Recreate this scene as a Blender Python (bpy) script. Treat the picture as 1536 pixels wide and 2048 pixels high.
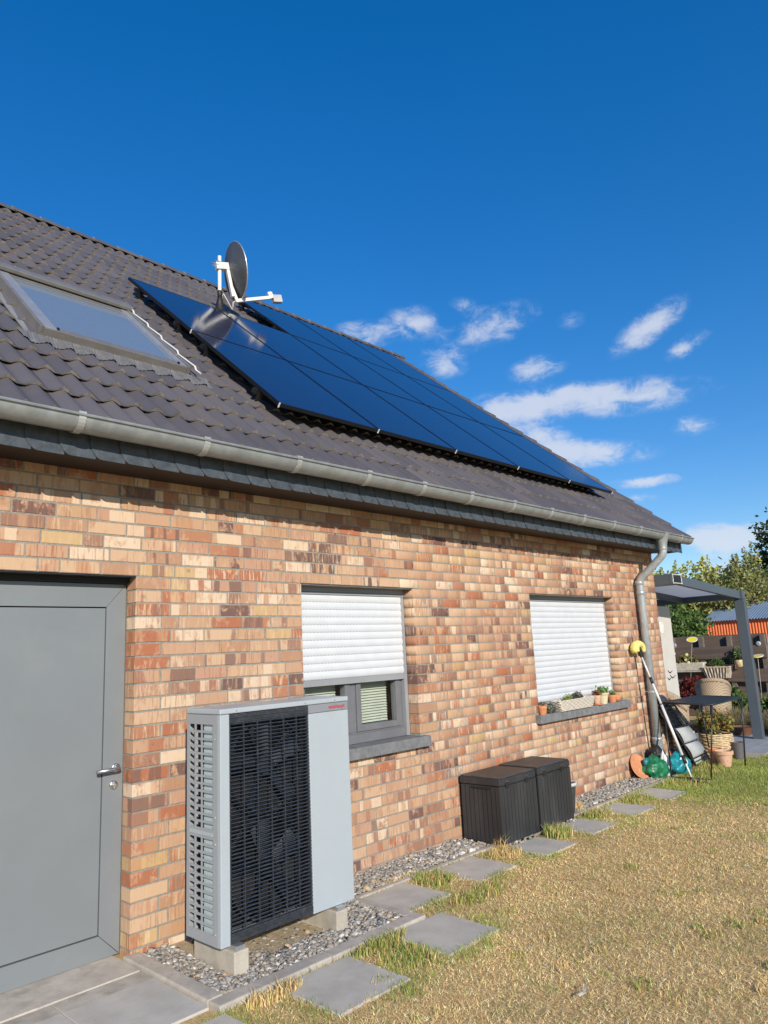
import bpy, bmesh, math, random
import numpy as np
from mathutils import Vector, Matrix
R_ = math.radians
random.seed(7)
rng = np.random.default_rng(11)
for o_ in list(bpy.data.objects):
    bpy.data.objects.remove(o_, do_unlink=True)
scene = bpy.context.scene
col = scene.collection

# ------------------------------------------------------------------ camera
CAM = Vector((-2.2345, -4.2891, 1.6628))
YAW, PITCH, ROLL, FPX = 0.8143, 0.1905, -0.0482, 1450.6
F_ = Vector((math.sin(YAW)*math.cos(PITCH), math.cos(YAW)*math.cos(PITCH), math.sin(PITCH)))
R0 = Vector((math.cos(YAW), -math.sin(YAW), 0)); U0 = R0.cross(F_)
CR = R0*math.cos(ROLL) + U0*math.sin(ROLL)
CU = -R0*math.sin(ROLL) + U0*math.cos(ROLL)
cd = bpy.data.cameras.new('camera'); cam = bpy.data.objects.new('camera', cd); col.objects.link(cam)
cd.sensor_fit = 'VERTICAL'; cd.sensor_height = 24.0; cd.lens = FPX/2048*24.0
cd.clip_start = 0.05; cd.clip_end = 2000
M = Matrix.Identity(4)
for i in range(3):
    M[i][0] = CR[i]; M[i][1] = CU[i]; M[i][2] = -F_[i]; M[i][3] = CAM[i]
cam.matrix_world = M
scene.camera = cam
def project(p):
    d = Vector(p) - CAM; w = d.dot(F_)
    if w < 0.05: return None
    return (768 + FPX*d.dot(CR)/w, 1024 - FPX*d.dot(CU)/w, w)

# ------------------------------------------------------------------ node helper
class NT:
    def __init__(s, tree): s.t = tree
    def n(s, typ, props=None, **inp):
        nd = s.t.nodes.new(typ)
        for k, v in (props or {}).items(): setattr(nd, k, v)
        for k, v in inp.items():
            key = int(k[1:]) if k[0] == 'i' and k[1:].isdigit() else k.replace('_', ' ')
            s.set(nd.inputs[key], v)
        return nd
    def set(s, sock, v):
        if hasattr(v, 'outputs'): v = v.outputs[0]
        if isinstance(v, bpy.types.NodeSocket): s.t.links.new(v, sock)
        else: sock.default_value = v
    def math(s, op, a, b=0.0, c=0.0, clamp=False):
        nd = s.t.nodes.new('ShaderNodeMath'); nd.operation = op; nd.use_clamp = clamp
        for i, v in enumerate((a, b, c)): s.set(nd.inputs[i], v)
        return nd.outputs[0]
    def vmath(s, op, a, b=(0, 0, 0)):
        nd = s.t.nodes.new('ShaderNodeVectorMath'); nd.operation = op
        s.set(nd.inputs[0], a); s.set(nd.inputs[1], b)
        return nd.outputs['Value'] if op in ('DOT_PRODUCT', 'LENGTH') else nd.outputs[0]
    def mix(s, f, a, b, blend='MIX'):
        nd = s.t.nodes.new('ShaderNodeMix'); nd.data_type = 'RGBA'; nd.blend_type = blend
        s.set(nd.inputs[0], f); s.set(nd.inputs[6], a); s.set(nd.inputs[7], b)
        return nd.outputs[2]
    def ramp(s, f, stops, interp='LINEAR'):
        nd = s.t.nodes.new('ShaderNodeValToRGB'); cr = nd.color_ramp; cr.interpolation = interp
        while len(cr.elements) < len(stops): cr.elements.new(0.5)
        for e, (p, c) in zip(cr.elements, stops):
            e.position = p; e.color = c if len(c) == 4 else (*c, 1)
        s.set(nd.inputs[0], f)
        return nd.outputs[0]
    def sstep(s, f, a, b, lo=0.0, hi=1.0):
        nd = s.t.nodes.new('ShaderNodeMapRange'); nd.interpolation_type = 'SMOOTHSTEP'
        for i, v in enumerate((f, a, b, lo, hi)): s.set(nd.inputs[i], v)
        return nd.outputs[0]
    def noise(s, vec, scale, detail=3, rough=0.55, dist=0.0):
        nd = s.t.nodes.new('ShaderNodeTexNoise')
        s.set(nd.inputs['Vector'], vec)
        nd.inputs['Scale'].default_value = scale; nd.inputs['Detail'].default_value = detail
        nd.inputs['Roughness'].default_value = rough; nd.inputs['Distortion'].default_value = dist
        return nd.outputs[0]

# ------------------------------------------------------------------ world, sun, exposure
SUN_TO = Vector((-2.0, -3.5, 1.66)).normalized()
elev = math.asin(SUN_TO.z); azim = math.atan2(SUN_TO.x, SUN_TO.y)
world = bpy.data.worlds.new('World'); scene.world = world; world.use_nodes = True
wt = world.node_tree; wt.nodes.clear(); W = NT(wt)
sky = W.n('ShaderNodeTexSky', dict(sky_type='NISHITA', sun_disc=False))
sky.sun_elevation = elev; sky.sun_rotation = azim
sky.altitude = 50; sky.air_density = 1.0; sky.dust_density = 0.0; sky.ozone_density = 4.0
tc = W.n('ShaderNodeTexCoord'); D = W.vmath('NORMALIZE', tc.outputs['Generated'])
def pixdir(u, v):
    d = F_ + CR*((u-768)/FPX) - CU*((v-1024)/FPX); return d.normalized()
# fair-weather clouds: (u, v, half width, half height, tilt, weight) given by the direction in which each one stands
CL = [(735,668,75,34,5,.95),(832,648,72,42,10,.9),(985,652,115,44,-14,.9),(930,612,46,22,10,.55),(885,725,58,36,15,.95),
      (1072,738,66,33,-6,1.0),(1300,652,100,36,-28,1.05),(1375,690,56,24,-25,.85),(1140,640,36,24,0,.5),
      (1240,796,195,42,2,1.05),(1090,800,140,34,-4,.85),(1010,822,80,46,10,.95),(1085,880,130,48,32,1.05),(1200,905,125,30,6,1.05),(1288,963,88,15,0,1.2),
      (1390,850,52,26,8,.85),(1275,998,52,15,5,.6),(1425,1078,66,38,10,1.5),(1500,1072,66,34,-5,1.1),(1440,1135,110,26,0,.9)]
wob = W.noise(D, 11.0, 3, 0.6)
fine = W.noise(W.vmath('MULTIPLY', D, (1, 1, 1.7)), 30.0, 8, 0.66, 0.4)
cl = None
for (u, v, a, b, tilt, wgt) in CL:
    c = pixdir(u, v)
    rt = Vector((c.y, -c.x, 0)).normalized(); up = rt.cross(c).normalized(); th = R_(-tilt)
    e1 = rt*math.cos(th) + up*math.sin(th); e2 = -rt*math.sin(th) + up*math.cos(th)
    k = c.dot(F_)*1.12/FPX
    rm = Matrix((e1, e2, e1.cross(e2))).transposed()
    mp = W.n('ShaderNodeMapping', dict(vector_type='TEXTURE'), Vector=D, Location=tuple(c), Rotation=rm.to_euler(), Scale=(a*k, b*k, 3*b*k))
    gr = W.n('ShaderNodeTexGradient', dict(gradient_type='SPHERICAL'), Vector=mp)
    cl = W.math('MULTIPLY', gr.outputs[1], wgt*1.35) if cl is None else W.math('MULTIPLY_ADD', gr.outputs[1], wgt*1.35, cl)
# the same kind of scattered cloud low in the rest of the sky, away from the part above
zc = W.n('ShaderNodeSeparateXYZ', None, Vector=D)
away = W.sstep(W.vmath('DOT_PRODUCT', D, tuple(pixdir(1000, 700))), 0.55, 0.25)
low = W.math('MULTIPLY', W.sstep(zc.outputs[2], 0.02, 0.08), W.sstep(zc.outputs[2], 0.5, 0.2))
gen = W.math('MULTIPLY', W.math('MULTIPLY', W.sstep(wob, 0.56, 0.70), low), W.math('MULTIPLY', away, 0.3))
cl = W.math('ADD', cl, gen)
nz = W.math('MULTIPLY_ADD', W.math('SUBTRACT', wob, 0.5), 1.5, W.math('MULTIPLY', W.math('SUBTRACT', fine, 0.5), 2.6))
field = W.math('MULTIPLY_ADD', nz, W.math('MINIMUM', W.math('MULTIPLY', cl, 1.6), 1.0), cl)
mask = W.math('MULTIPLY', W.sstep(field, 0.12, 1.60), 0.76)
shade = W.sstep(W.math('MULTIPLY_ADD', W.math('SUBTRACT', fine, 0.45), 2.0, field), 0.1, 1.1)
ccol = W.mix(shade, (3.2, 4.4, 6.2, 1), (5.6, 5.9, 6.6, 1))
gmm = W.n('ShaderNodeGamma', None, Color=sky.outputs[0], Gamma=0.72)
hs = W.n('ShaderNodeHueSaturation', None, Hue=0.512, Saturation=1.55, Value=1.78, Color=gmm)
skyc = W.mix(mask, hs.outputs[0], ccol)
bg = W.n('ShaderNodeBackground', None, Color=skyc, Strength=0.12)
W.n('ShaderNodeOutputWorld', None, Surface=bg)
world.cycles.sampling_method = 'MANUAL'; world.cycles.sample_map_resolution = 256

sl = bpy.data.lights.new('sun', 'SUN'); sl.energy = 5.0; sl.angle = R_(0.53); sl.color = (1.0, 0.905, 0.765)
sun = bpy.data.objects.new('sun', sl); col.objects.link(sun)
sun.rotation_euler = (-SUN_TO).to_track_quat('-Z', 'Y').to_euler(); sun.location = (-8, -14, 9)
scene.render.engine = 'CYCLES'
vs = scene.view_settings
vs.view_transform = 'Standard'; vs.look = 'None'; vs.exposure = 0.12; vs.gamma = 1.0; vs.use_curve_mapping = False
scene.cycles.max_bounces = 6

# ------------------------------------------------------------------ mesh helper
class MB:
    def __init__(s): s.v = []; s.f = []; s.m = []
    def add(s, vs_, fs, mi=0):
        b = len(s.v); s.v.extend([tuple(p) for p in vs_])
        for f in fs: s.f.append(tuple(i+b for i in f)); s.m.append(mi)
        return s
    def box(s, x0, x1, y0, y1, z0, z1, mi=0):
        p = [(x0,y0,z0),(x1,y0,z0),(x1,y1,z0),(x0,y1,z0),(x0,y0,z1),(x1,y0,z1),(x1,y1,z1),(x0,y1,z1)]
        return s.add(p, [(0,3,2,1),(4,5,6,7),(0,1,5,4),(1,2,6,5),(2,3,7,6),(3,0,4,7)], mi)
    def obox(s, c, a, b, d, mi=0):
        c, a, b, d = map(Vector, (c, a, b, d))
        p = [c-a-b-d, c+a-b-d, c+a+b-d, c-a+b-d, c-a-b+d, c+a-b+d, c+a+b+d, c-a+b+d]
        return s.add(p, [(0,3,2,1),(4,5,6,7),(0,1,5,4),(1,2,6,5),(2,3,7,6),(3,0,4,7)], mi)
    def bar(s, p, q, w, h, mi=0, side=(0,0,1)):
        p, q = Vector(p), Vector(q); d = (q-p)/2; t = d.normalized()
        u = t.cross(Vector(side))
        if u.length < 1e-4: u = t.cross(Vector((1, 0, 0)))
        u.normalize(); v = u.cross(t)
        return s.obox((p+q)/2, d, u*(w/2), v*(h/2), mi)
    def tube(s, pts, r, seg=10, cap=True, mi=0, closed=False):
        pts = [Vector(p) for p in pts]; n = len(pts)
        rs = r if isinstance(r, (list, tuple)) else [r]*n
        b = len(s.v); prev = None
        for i, p in enumerate(pts):
            if closed: t = (pts[(i+1) % n]-pts[i-1]).normalized()
            else: t = (pts[min(i+1, n-1)]-pts[max(i-1, 0)]).normalized()
            if prev is None:
                u = t.cross(Vector((0, 0, 1)))
                if u.length < 1e-3: u = t.cross(Vector((1, 0, 0)))
            else: u = prev - t*prev.dot(t)
            u.normalize(); prev = u; w = t.cross(u)
            for k in range(seg):
                a = 2*math.pi*k/seg
                s.v.append(tuple(p + (u*math.cos(a)+w*math.sin(a))*rs[i]))
        for i in range(n if closed else n-1):
            j = (i+1) % n
            for k in range(seg):
                k2 = (k+1) % seg
                s.f.append((b+i*seg+k, b+i*seg+k2, b+j*seg+k2, b+j*seg+k)); s.m.append(mi)
        if cap and not closed:
            s.f.append(tuple(b+k for k in range(seg))[::-1]); s.m.append(mi)
            s.f.append(tuple(b+(n-1)*seg+k for k in range(seg))); s.m.append(mi)
        return s
    def lathe(s, prof, seg=24, c=(0,0,0), ax=(0,0,1), mi=0, cap0=False, cap1=False, wob=0.0):
        c = Vector(c); ax = Vector(ax).normalized()
        u = ax.cross(Vector((0,0,1)))
        if u.length < 1e-3: u = Vector((1,0,0))
        u.normalize(); w = ax.cross(u); b = len(s.v)
        for (r, z) in prof:
            for k in range(seg):
                a = 2*math.pi*k/seg; rr = r*(1+wob*math.sin(3*a+z*9))
                s.v.append(tuple(c + ax*z + (u*math.cos(a)+w*math.sin(a))*rr))
        for i in range(len(prof)-1):
            for k in range(seg):
                k2 = (k+1) % seg
                s.f.append((b+i*seg+k, b+i*seg+k2, b+(i+1)*seg+k2, b+(i+1)*seg+k)); s.m.append(mi)
        if cap0: s.f.append(tuple(b+k for k in range(seg))[::-1]); s.m.append(mi)
        if cap1: s.f.append(tuple(b+(len(prof)-1)*seg+k for k in range(seg))); s.m.append(mi)
        return s
    def plate(s, poly, o, u, v, n, th, mi=0):
        o, u, v, n = map(Vector, (o, u, v, n)); b = len(s.v); k = len(poly)
        for off in (0, th):
            for (x, y) in poly: s.v.append(tuple(o+u*x+v*y+n*off))
        s.f.append(tuple(b+i for i in range(k))[::-1]); s.m.append(mi)
        s.f.append(tuple(b+k+i for i in range(k))); s.m.append(mi)
        for i in range(k):
            j = (i+1) % k; s.f.append((b+i, b+j, b+k+j, b+k+i)); s.m.append(mi)
        return s
    def mesh(s, name, mats, smooth=False):
        me = bpy.data.meshes.new(name); me.from_pydata(s.v, [], s.f)
        for m in (mats if isinstance(mats, (list, tuple)) else [mats]): me.materials.append(m)
        if any(s.m): me.polygons.foreach_set('material_index', s.m)
        if smooth: me.polygons.foreach_set('use_smooth', [True]*len(s.f))
        me.update(); return me
    def build(s, name, mats, parent=None, smooth=False, bevel=0.0, loc=None, autosmooth=None):
        me = s.mesh(name, mats, smooth)
        return link(name, me, parent, loc, bevel, autosmooth)
def link(name, me, parent=None, loc=None, bevel=0.0, autosmooth=None):
    o = bpy.data.objects.new(name, me); col.objects.link(o)
    if parent is not None: o.parent = parent
    if loc is not None: o.location = loc
    if bevel:
        b = o.modifiers.new('bevel', 'BEVEL'); b.width = bevel; b.segments = 2; b.limit_method = 'ANGLE'; b.angle_limit = R_(40)
    if autosmooth:
        me.polygons.foreach_set('use_smooth', [True]*len(me.polygons))
        e = o.modifiers.new('edges', 'EDGE_SPLIT'); e.split_angle = R_(autosmooth)
    return o
def empty(name, loc=(0,0,0), rz=0.0, parent=None):
    o = bpy.data.objects.new(name, None); o.empty_display_size = 0.1; col.objects.link(o)
    o.location = loc; o.rotation_euler = (0, 0, rz)
    if parent is not None: o.parent = parent
    return o
def tag(o, label, cat, group=None):
    o['label'] = label; o['category'] = cat
    if group: o['group'] = group
    return o
def kind(o, k): o['kind'] = k; return o
def arr_mesh(name, V, Fq, mat, facecol=None, fattr=None, smooth=False):
    """V (n,3), Fq (m,k) all faces of k corners, face colours / face floats as attributes"""
    me = bpy.data.meshes.new(name); n, m, k = len(V), len(Fq), Fq.shape[1]
    me.vertices.add(n); me.vertices.foreach_set('co', np.ascontiguousarray(V, dtype=np.float32).ravel())
    me.loops.add(m*k); me.loops.foreach_set('vertex_index', np.ascontiguousarray(Fq, dtype=np.int32).ravel())
    me.polygons.add(m); me.polygons.foreach_set('loop_start', np.arange(0, m*k, k, dtype=np.int32))
    me.update(calc_edges=True); me.validate()
    if smooth: me.polygons.foreach_set('use_smooth', [True]*len(me.polygons))
    if facecol is not None:
        a = me.attributes.new('col', 'FLOAT_COLOR', 'FACE')
        c4 = np.ones((m, 4), np.float32); c4[:, :3] = facecol; a.data.foreach_set('color', c4.ravel())
    if fattr is not None:
        a = me.attributes.new('rnd', 'FLOAT', 'FACE'); a.data.foreach_set('value', np.asarray(fattr, np.float32))
    for mm in (mat if isinstance(mat, (list, tuple)) else [mat]): me.materials.append(mm)
    return me
def vnoise(x, y, scale, seed):
    r = np.random.default_rng(seed).random((64, 64))
    x = np.asarray(x)*scale; y = np.asarray(y)*scale
    xi = np.floor(x).astype(int); yi = np.floor(y).astype(int); fx = x-xi; fy = y-yi
    fx = fx*fx*(3-2*fx); fy = fy*fy*(3-2*fy)
    g = lambda a, b: r[a % 64, b % 64]
    return (g(xi,yi)*(1-fx)+g(xi+1,yi)*fx)*(1-fy)+(g(xi,yi+1)*(1-fx)+g(xi+1,yi+1)*fx)*fy

# ------------------------------------------------------------------ materials
def newmat(name):
    m = bpy.data.materials.new(name); m.use_nodes = True; t = m.node_tree
    p = t.nodes['Principled BSDF']; return m, NT(t), p
def mat(name, c, rough=0.6, metal=0.0, var=0.12, vscale=6.0, bump=0.0, bscale=60.0, spec=0.5, dirt=None, dscale=3.0, coat=0.0, stretch=(1,1,1)):
    m, N, p = newmat(name)
    tcn = N.n('ShaderNodeTexCoord'); g = N.n('ShaderNodeNewGeometry')
    vec = N.vmath('MULTIPLY', g.outputs['Position'], stretch)
    nz_ = N.noise(vec, vscale, 5, 0.6)
    f = N.sstep(nz_, 0.3, 0.7)
    lo = tuple(x*(1-var) for x in c)+(1,); hi = tuple(min(1, x*(1+var)) for x in c)+(1,)
    cc = N.mix(f, lo, hi)
    if dirt:
        d = N.sstep(N.noise(vec, dscale, 6, 0.68, 0.4), 0.52, 0.72)
        cc = N.mix(N.math('MULTIPLY', d, dirt[1]), cc, (*dirt[0], 1))
    N.set(p.inputs['Base Color'], cc)
    N.set(p.inputs['Roughness'], N.math('ADD', rough-0.06, N.math('MULTIPLY', nz_, 0.12), clamp=True))
    p.inputs['Metallic'].default_value = metal; p.inputs['Specular IOR Level'].default_value = spec
    p.inputs['Coat Weight'].default_value = coat
    if bump:
        b = N.n('ShaderNodeBump', None, Strength=bump, Distance=0.004, Height=N.noise(vec, bscale, 4, 0.6))
        N.set(p.inputs['Normal'], b)
    return m
def attr_mat(name, rough=0.85, jitter=0.15, jscale=120.0, trans=0.0, mult=1.0, spec=0.3, bump=0.0):
    m, N, p = newmat(name)
    a = N.n('ShaderNodeAttribute', dict(attribute_name='col'))
    g = N.n('ShaderNodeNewGeometry')
    nn = N.noise(g.outputs['Position'], jscale, 3, 0.6)
    k = N.math('MULTIPLY_ADD', nn, 2*jitter, (1-jitter)*mult)
    cc = N.vmath('MULTIPLY', a.outputs['Color'], N.n('ShaderNodeCombineXYZ', None, X=k, Y=k, Z=k))
    N.set(p.inputs['Base Color'], cc); p.inputs['Roughness'].default_value = rough
    p.inputs['Specular IOR Level'].default_value = spec
    if bump:
        b = N.n('ShaderNodeBump', None, Strength=bump, Distance=0.003, Height=nn); N.set(p.inputs['Normal'], b)
    if trans:
        tr = N.n('ShaderNodeBsdfTranslucent', None, Color=cc)
        mx = N.n('ShaderNodeMixShader', None, i0=trans, i1=p.outputs[0], i2=tr.outputs[0])
        out = [n for n in m.node_tree.nodes if n.type == 'OUTPUT_MATERIAL'][0]
        N.set(out.inputs[0], mx.outputs[0])
    return m

def brick_material():
    m, N, p = newmat('clinker_brick')
    a1 = N.n('ShaderNodeAttribute', dict(attribute_name='rnd', attribute_type='GEOMETRY'))
    a2 = N.n('ShaderNodeAttribute', dict(attribute_name='rnd', attribute_type='OBJECT'))
    r = N.math('ADD', a1.outputs['Fac'], a2.outputs['Fac'])
    fr = lambda k, o: N.math('FRACT', N.math('MULTIPLY_ADD', r, k, o))
    r2, r3, r4, r5 = fr(17.31, .13), fr(53.7, .41), fr(91.9, .77), fr(137.3, .29)
    P = N.n('ShaderNodeNewGeometry').outputs['Position']
    off = N.n('ShaderNodeCombineXYZ', None, X=N.math('MULTIPLY', r, 371.0), Y=N.math('MULTIPLY', r2, 57.0), Z=N.math('MULTIPLY', r, 911.0))
    pal = N.ramp(r, [(0, (.55,.355,.235)), (.20, (.47,.28,.18)), (.33, (.62,.44,.295)), (.45, (.52,.315,.22)), (.55, (.43,.165,.09)),
                     (.645, (.53,.345,.215)), (.73, (.74,.60,.455)), (.81, (.58,.41,.21)), (.84, (.17,.10,.09)), (.91, (.35,.195,.135)), (.955, (.46,.22,.13))], 'CONSTANT')
    # plain peach body on every brick; the stronger firing colours sit on it in ragged patches
    body = N.ramp(r2, [(0, (.56,.36,.24)), (.3, (.50,.305,.20)), (.55, (.62,.43,.285)), (.8, (.54,.34,.235))], 'CONSTANT')
    pn = N.noise(N.vmath('ADD', N.vmath('MULTIPLY', P, (16, 16, 9)), off), 1.0, 5, .68, .5)
    pal = N.mix(N.math('MULTIPLY', N.sstep(pn, .36, .50), .95), body, pal)
    # colour blocks along the brick, then fine vertical runs of the firing
    bx = N.noise(N.vmath('ADD', N.vmath('MULTIPLY', P, (11, 11, 0.6)), off), 1.0, 0, 0.3)
    bcol = N.ramp(r3, [(0, (.62,.41,.26)), (.22, (.75,.60,.44)), (.42, (.42,.175,.10)), (.60, (.30,.16,.12)), (.76, (.52,.30,.175)), (.88, (.19,.115,.10))], 'CONSTANT')
    bf = N.math('MULTIPLY', N.sstep(N.math('MULTIPLY_ADD', pn, .10, N.math('SUBTRACT', bx, .05)), .535, .575), N.sstep(r4, .28, .34))
    c1 = N.mix(N.math('MULTIPLY', bf, .8), pal, bcol)
    st = N.noise(N.vmath('ADD', N.vmath('MULTIPLY', P, (75, 75, 6)), off), 1.0, 4, 0.6, 0.25)
    scol = N.ramp(r5, [(0, (.42,.17,.095)), (.28, (.74,.60,.45)), (.50, (.34,.17,.12)), (.66, (.66,.49,.31)), (.84, (.44,.23,.15))], 'CONSTANT')
    sa = N.math('MULTIPLY_ADD', r2, .80, .15)
    c2 = N.mix(N.math('MULTIPLY', N.sstep(st, .50, .66), sa), c1, scol)
    bl = N.noise(N.vmath('ADD', N.vmath('MULTIPLY', P, (1, 1, .7)), off), 26.0, 4, 0.65)
    c3 = N.mix(N.math('MULTIPLY', N.sstep(bl, .58, .75), N.math('MULTIPLY', N.sstep(r4, .3, .9), .6)), c2, (.19,.105,.08,1))
    sp = N.noise(P, 260.0, 3, 0.7)
    c4 = N.mix(N.math('MULTIPLY', N.sstep(sp, .62, .78), .30), c3, (.20,.12,.09,1))
    c5 = N.mix(N.math('MULTIPLY', N.sstep(sp, .36, .22), .35), c4, (.70,.55,.42,1))
    c5 = N.vmath('MULTIPLY', c5, (.83, .81, .79))
    N.set(p.inputs['Base Color'], c5); p.inputs['Roughness'].default_value = .8; p.inputs['Specular IOR Level'].default_value = .25
    h = N.math('ADD', N.math('MULTIPLY', st, .6), N.math('MULTIPLY', sp, .5))
    b = N.n('ShaderNodeBump', None, Strength=.45, Distance=.003, Height=h); N.set(p.inputs['Normal'], b)
    return m
def tile_material():
    m, N, p = newmat('concrete_roof_tile')
    P = N.n('ShaderNodeNewGeometry').outputs['Position']
    a1 = N.n('ShaderNodeAttribute', dict(attribute_name='rnd', attribute_type='GEOMETRY'))
    a2 = N.n('ShaderNodeAttribute', dict(attribute_name='rnd', attribute_type='OBJECT'))
    r = N.math('ADD', a1.outputs['Fac'], a2.outputs['Fac'])
    base = N.mix(r, (.077,.071,.077,1), (.106,.097,.104,1))
    d = N.sstep(N.noise(P, 5.0, 6, .65), .45, .75)
    c = N.mix(N.math('MULTIPLY', d, .35), base, (.135,.12,.115,1))
    c = N.mix(N.math('MULTIPLY', N.sstep(N.math('FRACT', N.math('MULTIPLY', r, 23.7)), .80, .95), .35), c, (.15,.125,.115,1))
    d2 = N.sstep(N.noise(P, 55.0, 5, .7), .60, .78)
    c = N.mix(N.math('MULTIPLY', d2, .35), c, (.24,.215,.18,1))
    N.set(p.inputs['Base Color'], c); p.inputs['Roughness'].default_value = .5; p.inputs['Specular IOR Level'].default_value = .45
    b = N.n('ShaderNodeBump', None, Strength=.25, Distance=.003, Height=N.noise(P, 180.0, 4, .6)); N.set(p.inputs['Normal'], b)
    return m
def glass_mat(name, c, rough, ior=1.5, spec=0.5, metal=0.0, coat=0.0, coatr=0.03, streak=0.0):
    m, N, p = newmat(name)
    P = N.n('ShaderNodeNewGeometry').outputs['Position']
    N.set(p.inputs['Base Color'], (*c, 1))
    N.set(p.inputs['Roughness'], N.math('MULTIPLY_ADD', N.noise(P, 9.0, 4, .6), .05, rough-.02))
    p.inputs['IOR'].default_value = ior; p.inputs['Specular IOR Level'].default_value = spec
    p.inputs['Metallic'].default_value = metal
    p.inputs['Coat Weight'].default_value = coat; p.inputs['Coat Roughness'].default_value = coatr
    return m
def wicker_mat(name, c1, c2, sx=60, sz=90):
    m, N, p = newmat(name)
    tcn = N.n('ShaderNodeTexCoord'); P = tcn.outputs['Object']
    s = N.n('ShaderNodeSeparateXYZ', None, Vector=P)
    a = N.math('SINE', N.math('MULTIPLY', N.math('ADD', s.outputs[0], s.outputs[1]), sx))
    b = N.math('SINE', N.math('MULTIPLY', s.outputs[2], sz))
    w = N.math('MULTIPLY_ADD', N.math('MULTIPLY', a, b), .5, .5)
    nz_ = N.noise(P, 30.0, 3, .6)
    f = N.math('ADD', N.math('MULTIPLY', w, .7), N.math('MULTIPLY', nz_, .35), clamp=True)
    N.set(p.inputs['Base Color'], N.mix(f, (*c1, 1), (*c2, 1))); p.inputs['Roughness'].default_value = .65
    bp = N.n('ShaderNodeBump', None, Strength=.8, Distance=.006, Height=w); N.set(p.inputs['Normal'], bp)
    return m
T = {}
T['brick'] = brick_material()
T['mortar'] = mat('mortar', (.25,.235,.205), .9, var=.15, vscale=40, bump=.5, bscale=160)
T['tile'] = tile_material()
T['tile_edge'] = mat('tile_cut_edge', (.29,.258,.225), .85, var=.3, vscale=30, bump=.4, bscale=150, dirt=((.16,.12,.09), .7), dscale=22)
T['slate'] = mat('slate', (.056,.070,.086), .5, var=.22, vscale=18, bump=.5, bscale=70, dirt=((.12,.13,.135), .5), dscale=30)
T['zinc'] = mat('weathered_zinc', (.315,.345,.355), .42, metal=.4, var=.14, vscale=10, dirt=((.30,.30,.29), .5), dscale=5)
T['zinc_new'] = mat('bright_zinc', (.42,.46,.49), .34, metal=.4, var=.12, vscale=14, dirt=((.33,.35,.37), .4), dscale=6)
T['soffit'] = mat('dark_soffit_board', (.022,.015,.013), .6, var=.2, vscale=12, stretch=(1,8,1))
T['door'] = mat('grey_door_aluminium', (.187,.208,.223), .36, var=.035, vscale=2, dirt=((.225,.24,.25), .35), dscale=2.5)
T['door_gap'] = mat('black_gap', (.012,.012,.013), .7)
T['steel'] = mat('brushed_steel', (.60,.59,.57), .28, metal=1.0, var=.08, vscale=40)
T['frame'] = mat('grey_window_frame', (.145,.15,.165), .4, var=.05, vscale=5, dirt=((.28,.27,.25), .25), dscale=20)
T['casing'] = mat('grey_shutter_casing', (.26,.275,.295), .45, var=.05, vscale=4)
T['shutter'] = mat('white_shutter', (.565,.595,.63), .42, var=.03, vscale=8)
T['shut_slot'] = mat('shutter_light_slot', (.10,.10,.10), .8)
T['sill'] = mat('grey_concrete_sill', (.165,.170,.180), .75, var=.18, vscale=14, bump=.4, bscale=90, dirt=((.09,.09,.095), .6), dscale=26)
T['pane'] = glass_mat('window_pane', (.02,.03,.03), .02)
T['blind'] = mat('pale_blind', (.60,.61,.55), .55, var=.06)
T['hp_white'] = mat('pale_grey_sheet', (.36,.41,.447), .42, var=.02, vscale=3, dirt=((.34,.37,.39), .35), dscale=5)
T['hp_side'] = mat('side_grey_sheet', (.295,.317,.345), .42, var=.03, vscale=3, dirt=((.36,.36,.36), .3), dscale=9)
T['hp_band'] = mat('band_grey', (.22,.235,.26), .5, var=.03)
T['hp_dark'] = mat('dark_grille_plastic', (.030,.035,.043), .38, var=.25, vscale=30, dirt=((.12,.11,.10), .35), dscale=40)
T['hp_black'] = mat('black_inside', (.008,.008,.009), .8)
T['hp_coil'] = mat('aluminium_fins', (.46,.56,.58), .5, metal=.2, var=.1, vscale=60, stretch=(1,1,6))
T['red_text'] = mat('red_print', (.45,.03,.045), .5, var=.02)
T['concrete'] = mat('pale_concrete', (.42,.385,.325), .9, var=.14, vscale=9, bump=.6, bscale=110, dirt=((.30,.27,.225), .6), dscale=12)
T['kerb'] = mat('kerb_concrete', (.42,.385,.335), .9, var=.16, vscale=8, bump=.5, bscale=120, dirt=((.22,.195,.165), .5), dscale=8)
T['slab'] = mat('stepping_slab', (.46,.43,.38), .88, var=.10, vscale=6, bump=.35, bscale=140, dirt=((.50,.46,.39), .6), dscale=9)
T['paving'] = mat('door_paving', (.46,.445,.41), .85, var=.12, vscale=4, bump=.3, bscale=120, dirt=((.36,.335,.295), .7), dscale=3)
T['plastic'] = mat('dark_box_plastic', (.030,.032,.036), .42, var=.2, vscale=6, bump=.3, bscale=50, stretch=(1,1,.25), dirt=((.075,.075,.075), .35), dscale=6)
T['plastic_lid'] = mat('faded_lid_plastic', (.055,.048,.043), .55, var=.2, vscale=7, bump=.4, bscale=40, dirt=((.12,.11,.10), .5), dscale=8)
T['pv_frame'] = mat('black_anodised', (.006,.007,.010), .35, var=.1)
T['pv_glass'] = glass_mat('solar_glass', (.010,.014,.046), .09, ior=1.6, spec=.65)
T['rail'] = mat('dark_rail', (.03,.03,.032), .4, metal=.5)
T['alu'] = mat('aluminium', (.60,.60,.59), .35, metal=.8, var=.08, vscale=20)
T['alu_white'] = mat('pale_powder_metal', (.66,.66,.64), .4, var=.05, vscale=20)
T['dish'] = mat('grey_dish', (.085,.09,.10), .45, metal=.2, var=.15, vscale=8)
T['black'] = mat('black_rubber', (.014,.014,.015), .55, var=.2)
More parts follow.
